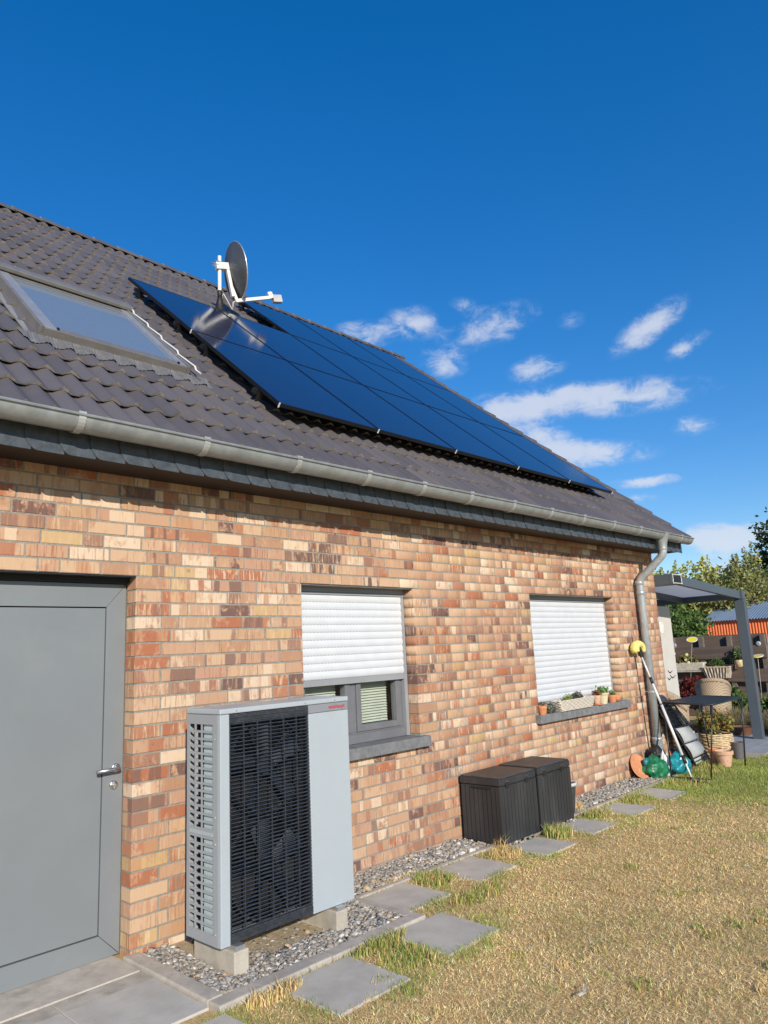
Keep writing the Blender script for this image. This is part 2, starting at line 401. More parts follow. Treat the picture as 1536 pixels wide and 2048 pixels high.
T['sky_frame'] = mat('roof_window_cladding', (.20,.19,.18), .42, metal=.3, var=.08, vscale=8, dirt=((.28,.26,.22), .5), dscale=14)
T['sky_side'] = mat('roof_window_flashing', (.34,.35,.37), .35, metal=.4, var=.08, vscale=8, dirt=((.30,.28,.24), .5), dscale=14)
T['sky_glass'] = glass_mat('roof_window_glass', (.16,.20,.25), .07, ior=1.9, spec=.9)
T['lead'] = mat('pleated_flashing', (.17,.17,.175), .5, metal=.3, var=.12, vscale=25)
T['leaf'] = attr_mat('leaves', .6, .2, 30, trans=.35, spec=.35)
T['bark'] = mat('bark', (.14,.10,.07), .9, var=.3, vscale=14, bump=.8, bscale=40)
T['gravel'] = attr_mat('crushed_gravel', .8, .22, 160, bump=.4)
T['grass'] = attr_mat('grass_blades', .75, .12, 200, trans=.07, spec=.2)
T['terracotta'] = mat('terracotta', (.52,.215,.10), .8, var=.14, vscale=30, bump=.3, dirt=((.60,.40,.28), .45), dscale=18)
T['terracotta_pale'] = mat('limed_terracotta', (.55,.34,.225), .85, var=.14, vscale=26, bump=.3, dirt=((.62,.52,.42), .6), dscale=14)
T['soil'] = mat('soil', (.045,.032,.022), .95, var=.3, vscale=60, bump=.8)
# ================================================================== SETTING: ground
def lawn_material():
    m, N, p = newmat('dry_lawn_soil')
    P = N.n('ShaderNodeNewGeometry').outputs['Position']
    n1 = N.noise(P, 1.3, 5, .6); n2 = N.noise(P, 70.0, 5, .7); n3 = N.noise(N.vmath('MULTIPLY', P, (1, 1.4, 1)), 240.0, 3, .7)
    c = N.mix(N.sstep(n2, .3, .7), (.39,.27,.12,1), (.74,.555,.28,1))
    c = N.mix(N.math('MULTIPLY', N.sstep(n1, .52, .72), .5), c, (.30,.29,.12,1))
    c = N.mix(N.math('MULTIPLY', N.sstep(n3, .56, .7), .6), c, (.76,.63,.40,1))
    N.set(p.inputs['Base Color'], c); p.inputs['Roughness'].default_value = .95; p.inputs['Specular IOR Level'].default_value = .1
    b = N.n('ShaderNodeBump', None, Strength=.6, Distance=.012, Height=N.math('ADD', n2, N.math('MULTIPLY', n3, .5))); N.set(p.inputs['Normal'], b)
    return m
T['lawn'] = lawn_material()
gm = MB(); S = 400
gm.add([(-S,-S,-.012),(S,-S,-.012),(S,S,-.012),(-S,S,-.012)], [(0,1,2,3)])
kind(gm.build('ground', T['lawn']), 'structure')

# gravel bed (sand base + stones) along the wall
T['sand'] = mat('sandy_base', (.40,.33,.225), .95, var=.2, vscale=25, bump=.9, bscale=60)
gb = MB(); gb.box(.06, 1.50, -.86, .02, -.05, -.002); gb.box(1.50, 7.6, -.31, .02, -.05, -.004)
kind(gb.build('gravel_bed', T['sand']), 'structure')
# edging kerbs
kroot = kind(empty('kerb', (0, 0, 0)), 'structure')
def kerb(x0, x1, y0, y1, z1=.035):
    b = MB(); b.box(x0, x1, y0, y1, -.1, z1); return b.build('kerb_stone', T['kerb'], kroot, bevel=.008)
kerb(-.035, .060, -.860, .02, .022); kerb(-.035, .70, -.965, -.866, .022); kerb(.706, 1.50, -.962, -.864, .018)
kerb(1.42, 1.50, -.858, -.34, .012)
for i in range(6): kerb(1.515+i*.99, 1.515+i*.99+.98, -.345, -.295, .006)

# door paving
proot = kind(empty('door_paving', (0, 0, 0)), 'structure')
def pslab(x0, x1, y0, y1, z1, m='paving'):
    b = MB(); b.box(x0, x1, y0, y1, -.08, z1); return b.build('paving_slab', T[m], proot, bevel=.002)
T['thresh'] = mat('threshold_screed', (.47,.43,.375), .9, var=.14, vscale=6, bump=.5, bscale=90, dirt=((.28,.24,.20), .8), dscale=4)
T['drain'] = mat('dirty_drain_strip', (.40,.37,.325), .9, var=.2, vscale=8, bump=.5, bscale=90, dirt=((.22,.19,.16), .8), dscale=5)
pslab(-2.2, -.042, -.20, .135, .004, 'thresh')
pslab(-.525, -.042, -.3455, -.2035, -.002, 'drain'); pslab(-1.3, -.528, -.3455, -.2035, -.003, 'drain'); pslab(-2.2, -1.308, -.3455, -.2035, -.002, 'drain')
pslab(-.530, -.042, -.885, -.349, .001); pslab(-1.10, -.533, -.885, -.349, -.001); pslab(-1.7, -1.107, -.885, -.349, .001); pslab(-2.3, -1.707, -.885, -.349, 0)
# terrace paving at the far corner of the house
troot = kind(empty('terrace', (0, 0, 0)), 'structure')
T['paver'] = mat('terrace_paver', (.30,.31,.32), .8, var=.12, vscale=5, bump=.3, bscale=90, dirt=((.24,.235,.22), .6), dscale=4)
pm = MB(); pm.box(0, .595, 0, .295, -.06, .02); pme = pm.mesh('paver', T['paver'])
tx = 7.85
for i in range(7):
    for j in range(17):
        x = 7.9+i*.6+(.3 if j % 2 else 0); y = -.72+j*.3
        if y < -.1 and x < 8.75: continue
        link('paver', pme, troot, (x, y, -.006+random.uniform(-.002, .002)))
tb = MB(); tb.box(8.7, 12.4, -.74, 4.4, -.06, .006); kind(tb.build('terrace_bed', T['sand'], troot), 'structure')

# ================================================================== HOUSE
house = tag(empty('brick_house', (0, 0, 0)), 'single storey brick house with dark tiled roof, grey door and white roller shutters', 'house')
CO = .0833; Z00 = .04
XL, XR = -3.2, 7.765
DOOR = (-1.14, 0.0); W1 = (1.350, 2.632); W2 = (4.527, 6.444); HEAD = 2.206; SILL = .956
TOPZ = Z00 + 34*CO
OPEN = [(DOOR[0], DOOR[1], -1, HEAD), (W1[0], W1[1], SILL, HEAD), (W2[0], W2[1], SILL, HEAD)]
WEEP = [(-.20, 2.42), (1.72, 2.63), (2.44, 2.63), (4.2, 2.40)]
# mortar body
e = .0040
wb = MB(); xs = XL
for (a, b, z0, z1) in OPEN:
    wb.box(xs, a-e, e, .30, -.3, TOPZ)
    wb.box(a-e, b+e, e, .30, z1+e, TOPZ)
    if z0 > 0: wb.box(a-e, b+e, e, .30, -.3, z0-e-.06)
    xs = b+e
wb.box(xs, XR-e, e, .30, -.3, TOPZ)
# rest of the body with gable end
PH = R_(40); cs, sn = math.cos(PH), math.sin(PH)
RP0 = Vector((0, -.44, 3.02)); SD = Vector((0, cs, sn)); ND = Vector((0, -sn, cs))
RIDGE_S = 6.78; RY = -.44+RIDGE_S*cs; RZ = 3.02+RIDGE_S*sn
gy1 = 2*RY
wb.box(XL, XL+.3, .301, gy1, -.3, TOPZ); wb.box(XR-.3-e, XR-e, .301, gy1, -.3, TOPZ); wb.box(XL+.301, XR-.302, gy1-.3, gy1, -.3, TOPZ)
for x0, x1 in ((XL, XL+.3), (XR-.3-e, XR-e)):
    poly = [(0.02, TOPZ+.002), (gy1-.02, TOPZ+.002), (RY, RZ-.22)]
    wb.plate(poly, (x0, 0, 0), (0, 1, 0), (0, 0, 1), (1, 0, 0), x1-x0)
wall = wb.build('wall', T['mortar'], house)
# dark rooms behind windows and door
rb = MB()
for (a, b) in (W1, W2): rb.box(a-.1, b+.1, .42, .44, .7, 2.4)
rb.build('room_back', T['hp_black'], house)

wh = MB()
for (x, z) in WEEP: wh.box(x-.005, x+.005, .002, .0045, z-.035, z+.03)
wh.build('weep_holes', T['hp_black'], wall)
# bricks: every course laid from lengths of one brick, three quarters and half
bricks = []
for k in range(-1, 34):
    z0 = Z00+k*CO+.0055; z1 = z0+CO-.011
    zm = (z0+z1)/2
    segs = []; xs = XL
    for (a, b, oz0, oz1) in OPEN:
        if oz0 < zm < oz1: segs.append((xs, a)); xs = b
    segs.append((xs, XR))
    if k == 10: segs = [(XL, DOOR[0]), (0.0, 1.297), (2.703, 4.452), (6.518, XR)]
    for (a, b) in segs:
        x = a; first = True
        while x < b-.001:
            if first: L = .24 if k % 2 else .175
            else: L = random.choices((.24, .115, .175), (.80, .14, .06))[0]
            if first and a == XL: L = random.uniform(.06, .24)
            first = False
            if b-(x+L) < .085: 
                L = b-x
                if L > .27:
                    h = (L-.0105)/2; bricks.append((x, x+h, z0, z1)); x += h+.0105; L = b-x
            bricks.append((x, x+L, z0, z1)); x += L+.0105
def brick_geo(L, H=CO-.011, D=.115, c=.003):
    h, l = H/2, L/2
    v = [(-l,0+c,-h),(l,0+c,-h),(l,0+c,h),(-l,0+c,h),(-l+c,0,-h+c),(l-c,0,-h+c),(l-c,0,h-c),(-l+c,0,h-c),(-l,D,-h),(l,D,-h),(l,D,h),(-l,D,h)]
    f = [(4,5,6,7),(0,1,5,4),(1,2,6,5),(2,3,7,6),(3,0,4,7),(0,8,9,1),(1,9,10,2),(2,10,11,3),(3,11,8,0)]
    return v, f
def score(c):
    q = project(c)
    if q is None or not (-40 < q[0] < 1576 and -40 < q[1] < 2088): return 1e9
    return q[2]
bricks.sort(key=lambda b: score(((b[0]+b[1])/2, 0, (b[2]+b[3])/2)) - .15*(b[1]-b[0]))
def hidden_by_unit(b):
    q = project(((b[0]+b[1])/2, 0, (b[2]+b[3])/2))
    return q and 395 < q[0] < 680 and 1450 < q[1] < 1830
vis = [b for b in bricks if not hidden_by_unit(b)]; hid = [b for b in bricks if hidden_by_unit(b)]
near, rest = vis[:300], vis[300:]+hid
cache = {}
for (a, b, z0, z1) in near:
    key = round(b-a, 3)
    if key not in cache:
        bm = MB(); bm.add(*brick_geo(b-a)); cache[key] = bm.mesh('brick', T['brick'])
    o = link('brick', cache[key], wall, ((a+b)/2, random.uniform(-.0012, .0012), (z0+z1)/2))
    o.rotation_euler = (random.uniform(-.004, .004), random.uniform(-.003, .003), random.uniform(-.003, .003))
    o['rnd'] = random.random()
Vs, Fs, Rs = [], [], []
for (a, b, z0, z1) in rest:
    v, f = brick_geo(b-a); base = len(Vs); dy = random.uniform(-.0012, .0012)
    Vs += [(x+(a+b)/2, y+dy, z+(z0+z1)/2) for (x, y, z) in v]; Fs += [tuple(i+base for i in q) for q in f]; Rs += [random.random()]*len(f)
kind(link('brickwork', arr_mesh('brickwork', np.array(Vs), np.array(Fs), T['brick'], fattr=Rs), wall), 'stuff')

# ---------------------------------------------------------------- roof
roof = None
def RPt(x, s, h): 
    p = RP0 + SD*s + ND*h; return (x, p.y, p.z)
rd = MB()
XRL, XRR = -3.9, 8.0
for (s0, s1, h0, h1) in ((.03, RIDGE_S-.02, -.09, -.030),):
    P8 = [RPt(x, s, h) for h in (h0, h1) for (x, s) in ((XRL, s0), (XRR-.05, s0), (XRR-.05, s1), (XRL, s1))]
    rd.add(P8, [(0,3,2,1),(4,5,6,7),(0,1,5,4),(1,2,6,5),(2,3,7,6),(3,0,4,7)])
# rear slope
P8 = [(x, 2*RY-y, z) for (x, y, z) in [RPt(x, s, h) for h in (-.09, .0) for (x, s) in ((XRL, .03), (XRR, .03), (XRR, RIDGE_S-.03), (XRL, RIDGE_S-.03))]]
rd.add(P8, [(0,3,2,1),(4,5,6,7),(0,1,5,4),(1,2,6,5),(2,3,7,6),(3,0,4,7)])
roof = rd.build('roof', T['tile'], house)

NSEG = 12
def wave(x):  # crest at x = 0 mod .15
    t = (x/.15) % 1.0
    return .039*(0.5+0.5*math.cos(2*math.pi*t))**1.35
def tile_geo(verge=False, length=.40):
    """local: x across, y up the slope, z off the roof plane; origin at the front left corner"""
    v, f, mi = [], [], []
    xsn = [-.075+.3*i/NSEG for i in range(NSEG+1)]
    lift = .030; th = .022
    for y in (0.0, length):
        for x in xsn: v.append((x, y, wave(x)+lift*(1-y/.40)-(.003 if y == 0 else 0)))
    n = NSEG+1
    for i in range(NSEG): f.append((i, i+1, n+i+1, n+i)); mi.append(0)
    b = len(v)
    for x in xsn: v.append((x, 0.0, wave(x)+lift-.003))
    for x in xsn: v.append((x, .003, wave(x)+lift-(.009+.017*(wave(x)/.039)**.7)))
    for i in range(NSEG): f.append((b+n+i, b+n+i+1, b+i+1, b+i)); mi.append(1)
    if verge:
        b = len(v); x = xsn[-1]
        v += [(x, 0, wave(x)+lift), (x, length, wave(x)), (x, length, -.075), (x, 0, -.045)]
        f.append((b, b+3, b+2, b+1)); mi.append(0)
        v += [(x-.012, 0, wave(x)+lift), (x-.012, 0, -.045)]; f.append((b+4, b+5, b+3, b)); mi.append(1)
    return v, f, mi
def tile_mesh(name, **k):
    v, f, mi = tile_geo(**k); b = MB(); b.v = v; b.f = f; b.m = mi
    return b.mesh(name, [T['tile'], T['tile_edge']], smooth=True)
PVX0, PVP, PVW = 1.170, 1.114, 1.096; PVS0, PVSP, PVH = .700, 1.672, 1.654
def covered(x, s):
    if PVX0+.15 < x < PVX0+5*PVP-.1 and PVS0+.25 < s < PVS0+2*PVSP-.1: return True
    if PVX0+2*PVP+.2 < x < PVX0+5*PVP-.1 and s > PVS0+2*PVSP-.1 and s < PVS0+3*PVSP-.1: return True
    return -.40 < x < .60 and 1.3 < s < 2.6
tiles = []
for j in range(21):
    for i in range(-12, 27):
        s = -.05+.3333*j; x = i*.3
        if i*.3 < XRL+.1: continue
        if -.46 < x < .47 and 1.25 < s < 2.55: continue    # roof window opening
        tiles.append((x, s, i == 26, j == 20))
RQ = Matrix(((1,0,0),(0,cs,-sn),(0,sn,cs)))  # columns: x, slope, normal
rot_roof = RQ.to_euler()
tiles.sort(key=lambda t: (1e9 if covered(t[0]+.07, t[1]+.15) else score(RPt(t[0]+.07, t[1]+.1, .03))))
tm = {(v, t): tile_mesh('roof_tile', verge=v, length=.24 if t else .40) for v in (0, 1) for t in (0, 1)}
for (x, s, v, t) in tiles[:300]:
    o = link('roof_tile', tm[(int(v), int(t))], roof, RPt(x, s+random.uniform(-.004, .004), random.uniform(-.0015, .0015)))
    o.rotation_euler = (rot_roof.x+random.uniform(-.002, .002), random.uniform(-.004, .004), random.uniform(-.004, .004)); o['rnd'] = random.random()
Vs, Fs, Ms, Rs = [], [], [], []
for (x, s, v, t) in tiles[300:]:
    g, f, mi = tile_geo(verge=v, length=.24 if t else .40); base = len(Vs); ds = random.uniform(-.004, .004); r = random.random()
    Vs += [RPt(x+a, s+ds+b, c) for (a, b, c) in g]; Fs += [tuple(i+base for i in q) for q in f]; Ms += mi; Rs += [r]*len(f)
me = arr_mesh('roof_tiling', np.array(Vs), np.array(Fs), [T['tile'], T['tile_edge']], fattr=Rs, smooth=True)
me.polygons.foreach_set('material_index', Ms)
kind(link('roof_tiling', me, roof), 'stuff')
# ridge caps
rc = MB()
prof = [(a, .105*math.cos(a), .088*math.sin(a)) for a in [math.pi*k/8 for k in range(9)]]
for y0, sc, dz in ((0, 1.0, .012), (.40, .93, 0)):
    for (a, py, pz) in prof: rc.v.append((y0, -py*sc, pz*sc+dz))
for k in range(8): rc.f.append((k, k+1, 9+k+1, 9+k)); rc.m.append(0)
b0 = len(rc.v)
for (a, py, pz) in prof: rc.v.append((0, -py, pz+.012))
for (a, py, pz) in prof: rc.v.append((0, -py*.86, pz*.80+.005))
for k in range(8): rc.f.append((b0+k+1, b0+k, b0+9+k, b0+9+k+1)); rc.m.append(1)
rcm = rc.mesh('ridge_cap', [T['tile'], T['tile_edge']], smooth=True)
rx = XRL
while rx < XRR-.02:
    o = link('ridge_cap', rcm, roof, (rx, RY, RZ-.005)); o['rnd'] = random.random()*.6; rx += .352
# end cap of the ridge
ec = MB(); ec.plate([(.105*math.cos(a), .088*math.sin(a)) for a in [math.pi*k/8 for k in range(9)]]+[(-.105,-.08),(.105,-.08)], (XRR+.03, RY, RZ), (0,1,0), (0,0,1), (1,0,0), .015)
ec.build('ridge_end', T['tile'], roof)
# verge boards on the gable
vb = MB()
for m_ in (1, -1):
    P = [RPt(x, s, h) for h in (-.20, -.035) for (x, s) in ((7.93, .02), (7.975, .02), (7.975, RIDGE_S-.05), (7.93, RIDGE_S-.05))]
    if m_ < 0: P = [(x, 2*RY-y, z) for (x, y, z) in P]
    vb.add(P, [(0,3,2,1),(4,5,6,7),(0,1,5,4),(1,2,6,5),(2,3,7,6),(3,0,4,7)])
vb.build('verge_board', T['slate'], house)

# fascia: board, slates, soffit
fb = MB(); fb.box(XL, 7.99, -.330, -.300, 2.842, 3.0); fb.box(7.935, 7.99, -.299, -.02, 2.846, 2.93)
fascia = fb.build('fascia', T['soffit'], house)
def slate_mesh(h):
    zt, zb = h, 0.0
    left = [(0, zt), (0, .085), (.006, .060), (.018, .036), (.034, .016), (.055, .003), (.075, 0)]
    poly = left + [(.215, 0), (.215, zt)]
    b = MB(); b.plate(poly[::-1], (0, 0, 0), (1, 0, 0), (0, 0, 1), (0, -1, 0), .006)
    return b.mesh('slate', T['slate'])
slm = [slate_mesh(.168+d) for d in (-.003, 0, .003)]
x = -3.16
while x < 7.95:
    me_ = slm[random.randrange(3)]
    o = link('slate', me_, fascia, (x, -.343, 2.826+random.uniform(-.003, .003)))
    o.rotation_euler = (R_(-1.2)+random.uniform(-.012, .012), random.uniform(-.01, .01), R_(1.9)+random.uniform(-.008, .008))
    if x > 7.80: o.scale = ((7.995-x)/.215, 1, 1)
    x += .179
sf = MB(); sf.box(XL, 7.765, -.299, .004, 2.846, 2.862); sf.build('soffit', T['soffit'], house)
sf = MB(); sf.box(7.767, 7.80, -.295, -.05, 2.846, 2.88); sf.build('soffit_end_board', mat('bare_board', (.42,.36,.28), .7), house)

# gutter
GY, GZ, GR = -.440, 3.012, .077
gu = MB(); NS = 12
def ring(r, x): return [(x, GY-r*math.cos(math.pi*k/NS), GZ-r*math.sin(math.pi*k/NS)) for k in range(NS+1)]
for r, flip in ((GR, 0), (GR-.003, 1)):
    b0 = len(gu.v); xs_ = [XL+(8.02-XL)*i/10 for i in range(11)]
    for x in xs_: gu.v += ring(r, x)
    for i in range(10):
        for k in range(NS):
            q = (b0+i*(NS+1)+k, b0+i*(NS+1)+k+1, b0+(i+1)*(NS+1)+k+1, b0+(i+1)*(NS+1)+k)
            gu.f.append(q if not flip else q[::-1]); gu.m.append(0)
gu.tube([(XL, GY-GR-.006, GZ+.002), (8.02, GY-GR-.006, GZ+.002)], .0095, 8)
gu.plate([(-GR*math.cos(math.pi*k/NS), -GR*math.sin(math.pi*k/NS)) for k in range(NS+1)], (8.02, GY, GZ), (0,1,0), (0,0,1), (1,0,0), .004)
gutter = gu.build('gutter', T['zinc'], house, autosmooth=35)
bk = MB(); r = GR+.006
for sgn in (0,):
    P0 = [(GY-r*math.cos(math.pi*k/NS), GZ-r*math.sin(math.pi*k/NS)) for k in range(-1, NS+1)]
    for xx in (-.020, .020): bk.v += [(xx, y, z) for (y, z) in P0]
    n = len(P0)
    for k in range(n-1): bk.f.append((k, k+1, n+k+1, n+k)); bk.m.append(0)
    bk.box(-.016, .016, GY-r-.010, GY-r+.004, GZ+.004, GZ+.016)
    for xx in (-.020, .020):
        b0 = len(bk.v); bk.v += [(xx, y, z) for (y, z) in P0] + [(xx, GY+(y-GY)*.955, GZ+(z-GZ)*.955) for (y, z) in P0]
        for k in range(n-1): bk.f.append((b0+k, b0+k+1, b0+n+k+1, b0+n+k)); bk.m.append(0)
bkm = bk.mesh('gutter_bracket', mat('bracket_zinc', (.42,.44,.43), .45, metal=.35, var=.1, vscale=20))
for x in (-2.7, -2.0, -1.35, -.598, .19, .934, 1.625, 2.271, 2.921, 3.596, 4.279, 4.955, 5.658, 6.36, 7.62): link('gutter_bracket', bkm, gutter, (x, 0, 0))

# downpipe
DX = 7.12
dp = MB()
path = [(DX,-.44,2.84),(DX,-.44,2.80),(DX,-.435,2.765),(DX,-.42,2.735),(DX-.004,-.395,2.705),(DX-.02,-.19,2.525),(DX-.028,-.135,2.48),(DX-.032,-.105,2.445),(DX-.035,-.092,2.40),(DX-.035,-.088,2.36),(DX-.035,-.088,.30)]
dp.tube(path, .050, 20)
pipe = dp.build('downpipe', T['zinc_new'], house, smooth=True)
b = MB(); b.lathe([(.056,-.14),(.058,-.10),(.074,-.03),(.094,.035),(.098,.05)], 20, (DX,-.44,2.965)); b.build('outlet_funnel', T['zinc'], pipe, smooth=True)
for z_ in (2.40, 2.27): 
    b = MB(); b.lathe([(.050,-.03),(.0545,-.028),(.0545,.028),(.050,.03)], 20, (DX-.035,-.088,z_)); b.build('pipe_socket', T['zinc_new'], pipe, smooth=True)
b = MB(); b.lathe([(.050,.0),(.0545,.002),(.0545,.05),(.050,.052)], 20, (DX,-.44,2.795)); b.build('pipe_socket', T['zinc_new'], pipe, smooth=True)
b = MB(); b.lathe([(.062,-.10),(.062,.40),(.066,.405),(.066,.43),(.051,.44)], 20, (DX-.035,-.088,.0)); b.build('standpipe', T['zinc_new'], pipe, smooth=True)
b = MB(); b.lathe([(.050,-.012),(.053,-.012),(.053,.012),(.050,.012)], 20, (DX-.035,-.088,1.0)); b.box(DX-.045, DX-.025, -.035, .0, .992, 1.008); b.build('pipe_clip', T['zinc_new'], pipe)

# ---------------------------------------------------------------- door
DY = .120
door = empty('door', (0, 0, 0), parent=house); door['label'] = 'plain grey aluminium side door'
bo = .126; dx0, dx1, dz0, dz1 = DOOR[0]+.004, DOOR[1]-.004, .006, 2.165
def mitre(poly, name='door_border'):
    b = MB(); b.plate(poly, (0, DY+.05, 0), (1,0,0), (0,0,1), (0,-1,0), .05); return b.build(name, T['door'], door, bevel=.0015)
g_ = .0012
ix0, ix1, iz0, iz1 = dx0+bo, dx1-bo, dz0+bo, dz1-.145
mitre([(dx1-g_*0, dz0+g_), (dx1, dz1-g_), (ix1, iz1), (ix1, iz0)][::-1])
mitre([(dx0, dz0), (ix0, iz0), (ix0, iz1), (dx0, dz1)][::-1])
mitre([(dx0+g_*2, dz1), (ix0+g_, iz1+g_), (ix1-g_, iz1+g_), (dx1-g_*2, dz1)][::-1])
mitre([(dx0+g_*2, dz0), (dx1-g_*2, dz0), (ix1-g_, iz0-g_), (ix0+g_, iz0-g_)][::-1])
b = MB(); b.box(ix0+.006, ix1-.006, DY+.004, DY+.04, iz0+.006, iz1-.006); b.build('door_panel', T['door'], door, bevel=.002)
b = MB(); b.box(dx0-.003, dx1+.003, DY+.052, DY+.10, 0, 2.2); b.build('door_gap_backing', T['door_gap'], door)
b = MB(); b.box(dx0, dx1, DY-.04, DY+.05, 2.168, HEAD-.002); b.build('head_trim', T['door_gap'], door)
b = MB(); b.box(dx0, dx1, -.004, DY+.05, HEAD-.006, HEAD-.001); b.build('lintel_flashing', mat('dark_metal', (.05,.055,.06), .35, metal=.6), door)
hx, hz = -.050, 1.050
b = MB(); b.lathe([(.0,.011),(.022,.011),(.026,.008),(.027,0)], 24, (hx, DY, hz), (0,-1,0)); b.build('handle_rose', T['steel'], door, smooth=True)
b = MB(); b.tube([(hx, DY-.005, hz), (hx, DY-.045, hz), (hx-.004, DY-.054, hz), (hx-.014, DY-.058, hz), (hx-.145, DY-.058, hz-.003)], .0105, 14); b.build('handle', T['steel'], door, smooth=True)
b = MB(); b.lathe([(.0,.010),(.021,.010),(.025,.007),(.026,0)], 24, (hx-.012, DY, hz-.098), (0,-1,0)); lk = b.build('lock_rose', T['steel'], door, smooth=True)
b = MB(); b.lathe([(.0,.016),(.009,.016),(.009,.0)], 16, (hx-.012, DY, hz-.096), (0,-1,0)); b.box(hx-.016, hx-.008, DY-.015, DY, hz-.12, hz-.10); b.build('lock_cylinder', T['alu'], door)

# ---------------------------------------------------------------- windows
def slat_mesh(w):
    b = MB(); n = 7; hh = .0605
    pts = [(-.0035-.0085*math.sin(math.pi*(k/n))**.8, hh*k/n) for k in range(n+1)]
    for x in (0, w): b.v += [(x, y, z) for (y, z) in pts]
    for k in range(n): b.f.append((k, n+1+k, n+2+k, k+1)); b.m.append(0)
    me = b.mesh('shutter_slat', [T['shutter'], T['shut_slot']], smooth=True)
    b2 = MB(); b2.v, b2.f, b2.m = list(b.v), list(b.f), list(b.m)
    x = .02
    while x < w-.03: b2.box(x, x+.016, -.0052, -.0038, .0015, .0048, 1); x += .036
    b2.box(0, w, -.0034, .004, -.002, .0012, 1)
    return b2.mesh('shutter_slat', [T['shutter'], T['shut_slot']])
def window(X0, X1, shut_z, label, full):
    w = empty('window', (0, 0, 0), parent=house); w['label'] = label
    FY = .135
    # casing above, guide rails
    b = MB(); b.box(X0+.002, X1-.002, FY-.028, FY+.03, 2.140, HEAD-.002); b.build('shutter_casing', T['casing'], w, bevel=.002)
    b = MB(); b.box(X0+.03, X1-.03, FY-.0295, FY-.0278, 2.158, 2.161); b.build('casing_groove', T['shut_slot'], w)
    b = MB(); b.box(X0+.002, X1-.002, .004, FY-.029, HEAD-.006, HEAD-.001); b.build('lintel_flashing', T['sky_frame'], w)
    for a in (X0+.004, X1-.044):
        b = MB(); b.box(a, a+.040, FY-.022, FY+.02, SILL-.01, 2.139); b.build('guide_rail', T['casing'], w, bevel=.002)
    sw = X1-X0-.09
    sm_ = slat_mesh(sw); z = 2.139-.0605; zs = []
    while z > shut_z+.03: zs.append(z); z -= .0605
    for z in zs: link('shutter_slat', sm_, w, (X0+.045, FY-.012, z))
    zb = zs[-1]
    b = MB(); b.box(X0+.046, X1-.046, FY-.020, FY-.008, zb-.050, zb-.002); b.build('shutter_end_bar', T['casing'], w, bevel=.002)
    # frame behind
    zt = 2.139
    fr_ = MB(); fy0, fy1 = FY+.022, FY+.09
    fr_.box(X0+.004, X0+.075, fy0, fy1, SILL-.01, zt); fr_.box(X1-.075, X1-.004, fy0, fy1, SILL-.01, zt)
    fr_.box(X0+.0752, X1-.0752, fy0, fy1, SILL+.0, SILL+.075); fr_.box(X0+.0752, X1-.0752, fy0, fy1, zt-.07, zt)
    mx = (X0+X1)/2
    if full: mx = (X0+X1)/2
    fr_.box(mx-.036, mx+.036, fy0, fy1, SILL+.0752, zt-.0702)
    fr_.build('window_frame', T['frame'], w, bevel=.003)
    for (a, b_) in ((X0+.077, mx-.038), (mx+.038, X1-.077)):
        c = MB(); cw = .052; z0, z1 = SILL+.0765, zt-.072; ya, yb = fy0-.012, fy0+.05
        c.box(a, a+cw, ya, yb, z0, z1); c.box(b_-cw, b_, ya, yb, z0, z1); c.box(a+cw, b_-cw, ya, yb, z0, z0+cw); c.box(a+cw, b_-cw, ya, yb, z1-cw, z1)
        ca = c.build('casement', T['frame'], w, bevel=.003)
        c = MB(); c.box(a+cw-.004, b_-cw+.004, fy0+.02, fy0+.026, z0+cw-.004, z1-cw+.004); c.build('pane', T['pane_t'], w)
        if not full:
            bs = MB(); bs.obox((0, 0, 0), ((b_-a-2*cw-.06)/2, 0, 0), (0, .010, .0085), (0, -.0005, .0006)); bsm = bs.mesh('blind_slat', T['blind'])
            z = SILL+.14
            while z < shut_z+.1: link('blind_slat', bsm, w, ((a+b_)/2+.006, fy0+.085, z)); z += .0225
            bb = MB(); bb.box(a+cw, b_-cw, fy0+.11, fy0+.112, SILL, 2.1); bb.build('blind_backing', T['blind_back'], w)
    # bottom profile in front of the frame
    b = MB(); b.box(X0+.046, X1-.046, FY-.006, fy0-.001, SILL-.01, SILL+.062); b.build('bottom_profile', T['frame'], w, bevel=.002)
    return w
m_, N_, p_ = newmat('clear_pane')
gl_ = N_.n('ShaderNodeBsdfGlossy', None, Roughness=.015); tr_ = N_.n('ShaderNodeBsdfTransparent', None, Color=(.94,.965,.95,1)); fz_ = N_.n('ShaderNodeLayerWeight', None, Blend=.5); fc_ = N_.math('POWER', fz_.outputs['Facing'], 4.0)
mx_ = N_.n('ShaderNodeMixShader', None, i0=N_.math('MULTIPLY_ADD', fc_, .5, .03, clamp=True), i1=tr_.outputs[0], i2=gl_.outputs[0])
N_.set([q for q in m_.node_tree.nodes if q.type == 'OUTPUT_MATERIAL'][0].inputs[0], mx_.outputs[0])
T['pane_t'] = m_
T['blind_back'] = mat('blind_backing', (.30,.31,.27), .8)
wn1 = window(W1[0], W1[1], 1.425, 'window with its white shutter three quarters down', False)
wn2 = window(W2[0], W2[1], 1.00, 'window with its white shutter fully down', True)
for (a, b_, lab) in ((1.30, 2.70, None), (4.455, 6.515, None)):
    s_ = MB(); s_.box(a, b_, -.062, .16, .856, .943)
    s_.build('window_sill', T['sill'], house, bevel=.006)

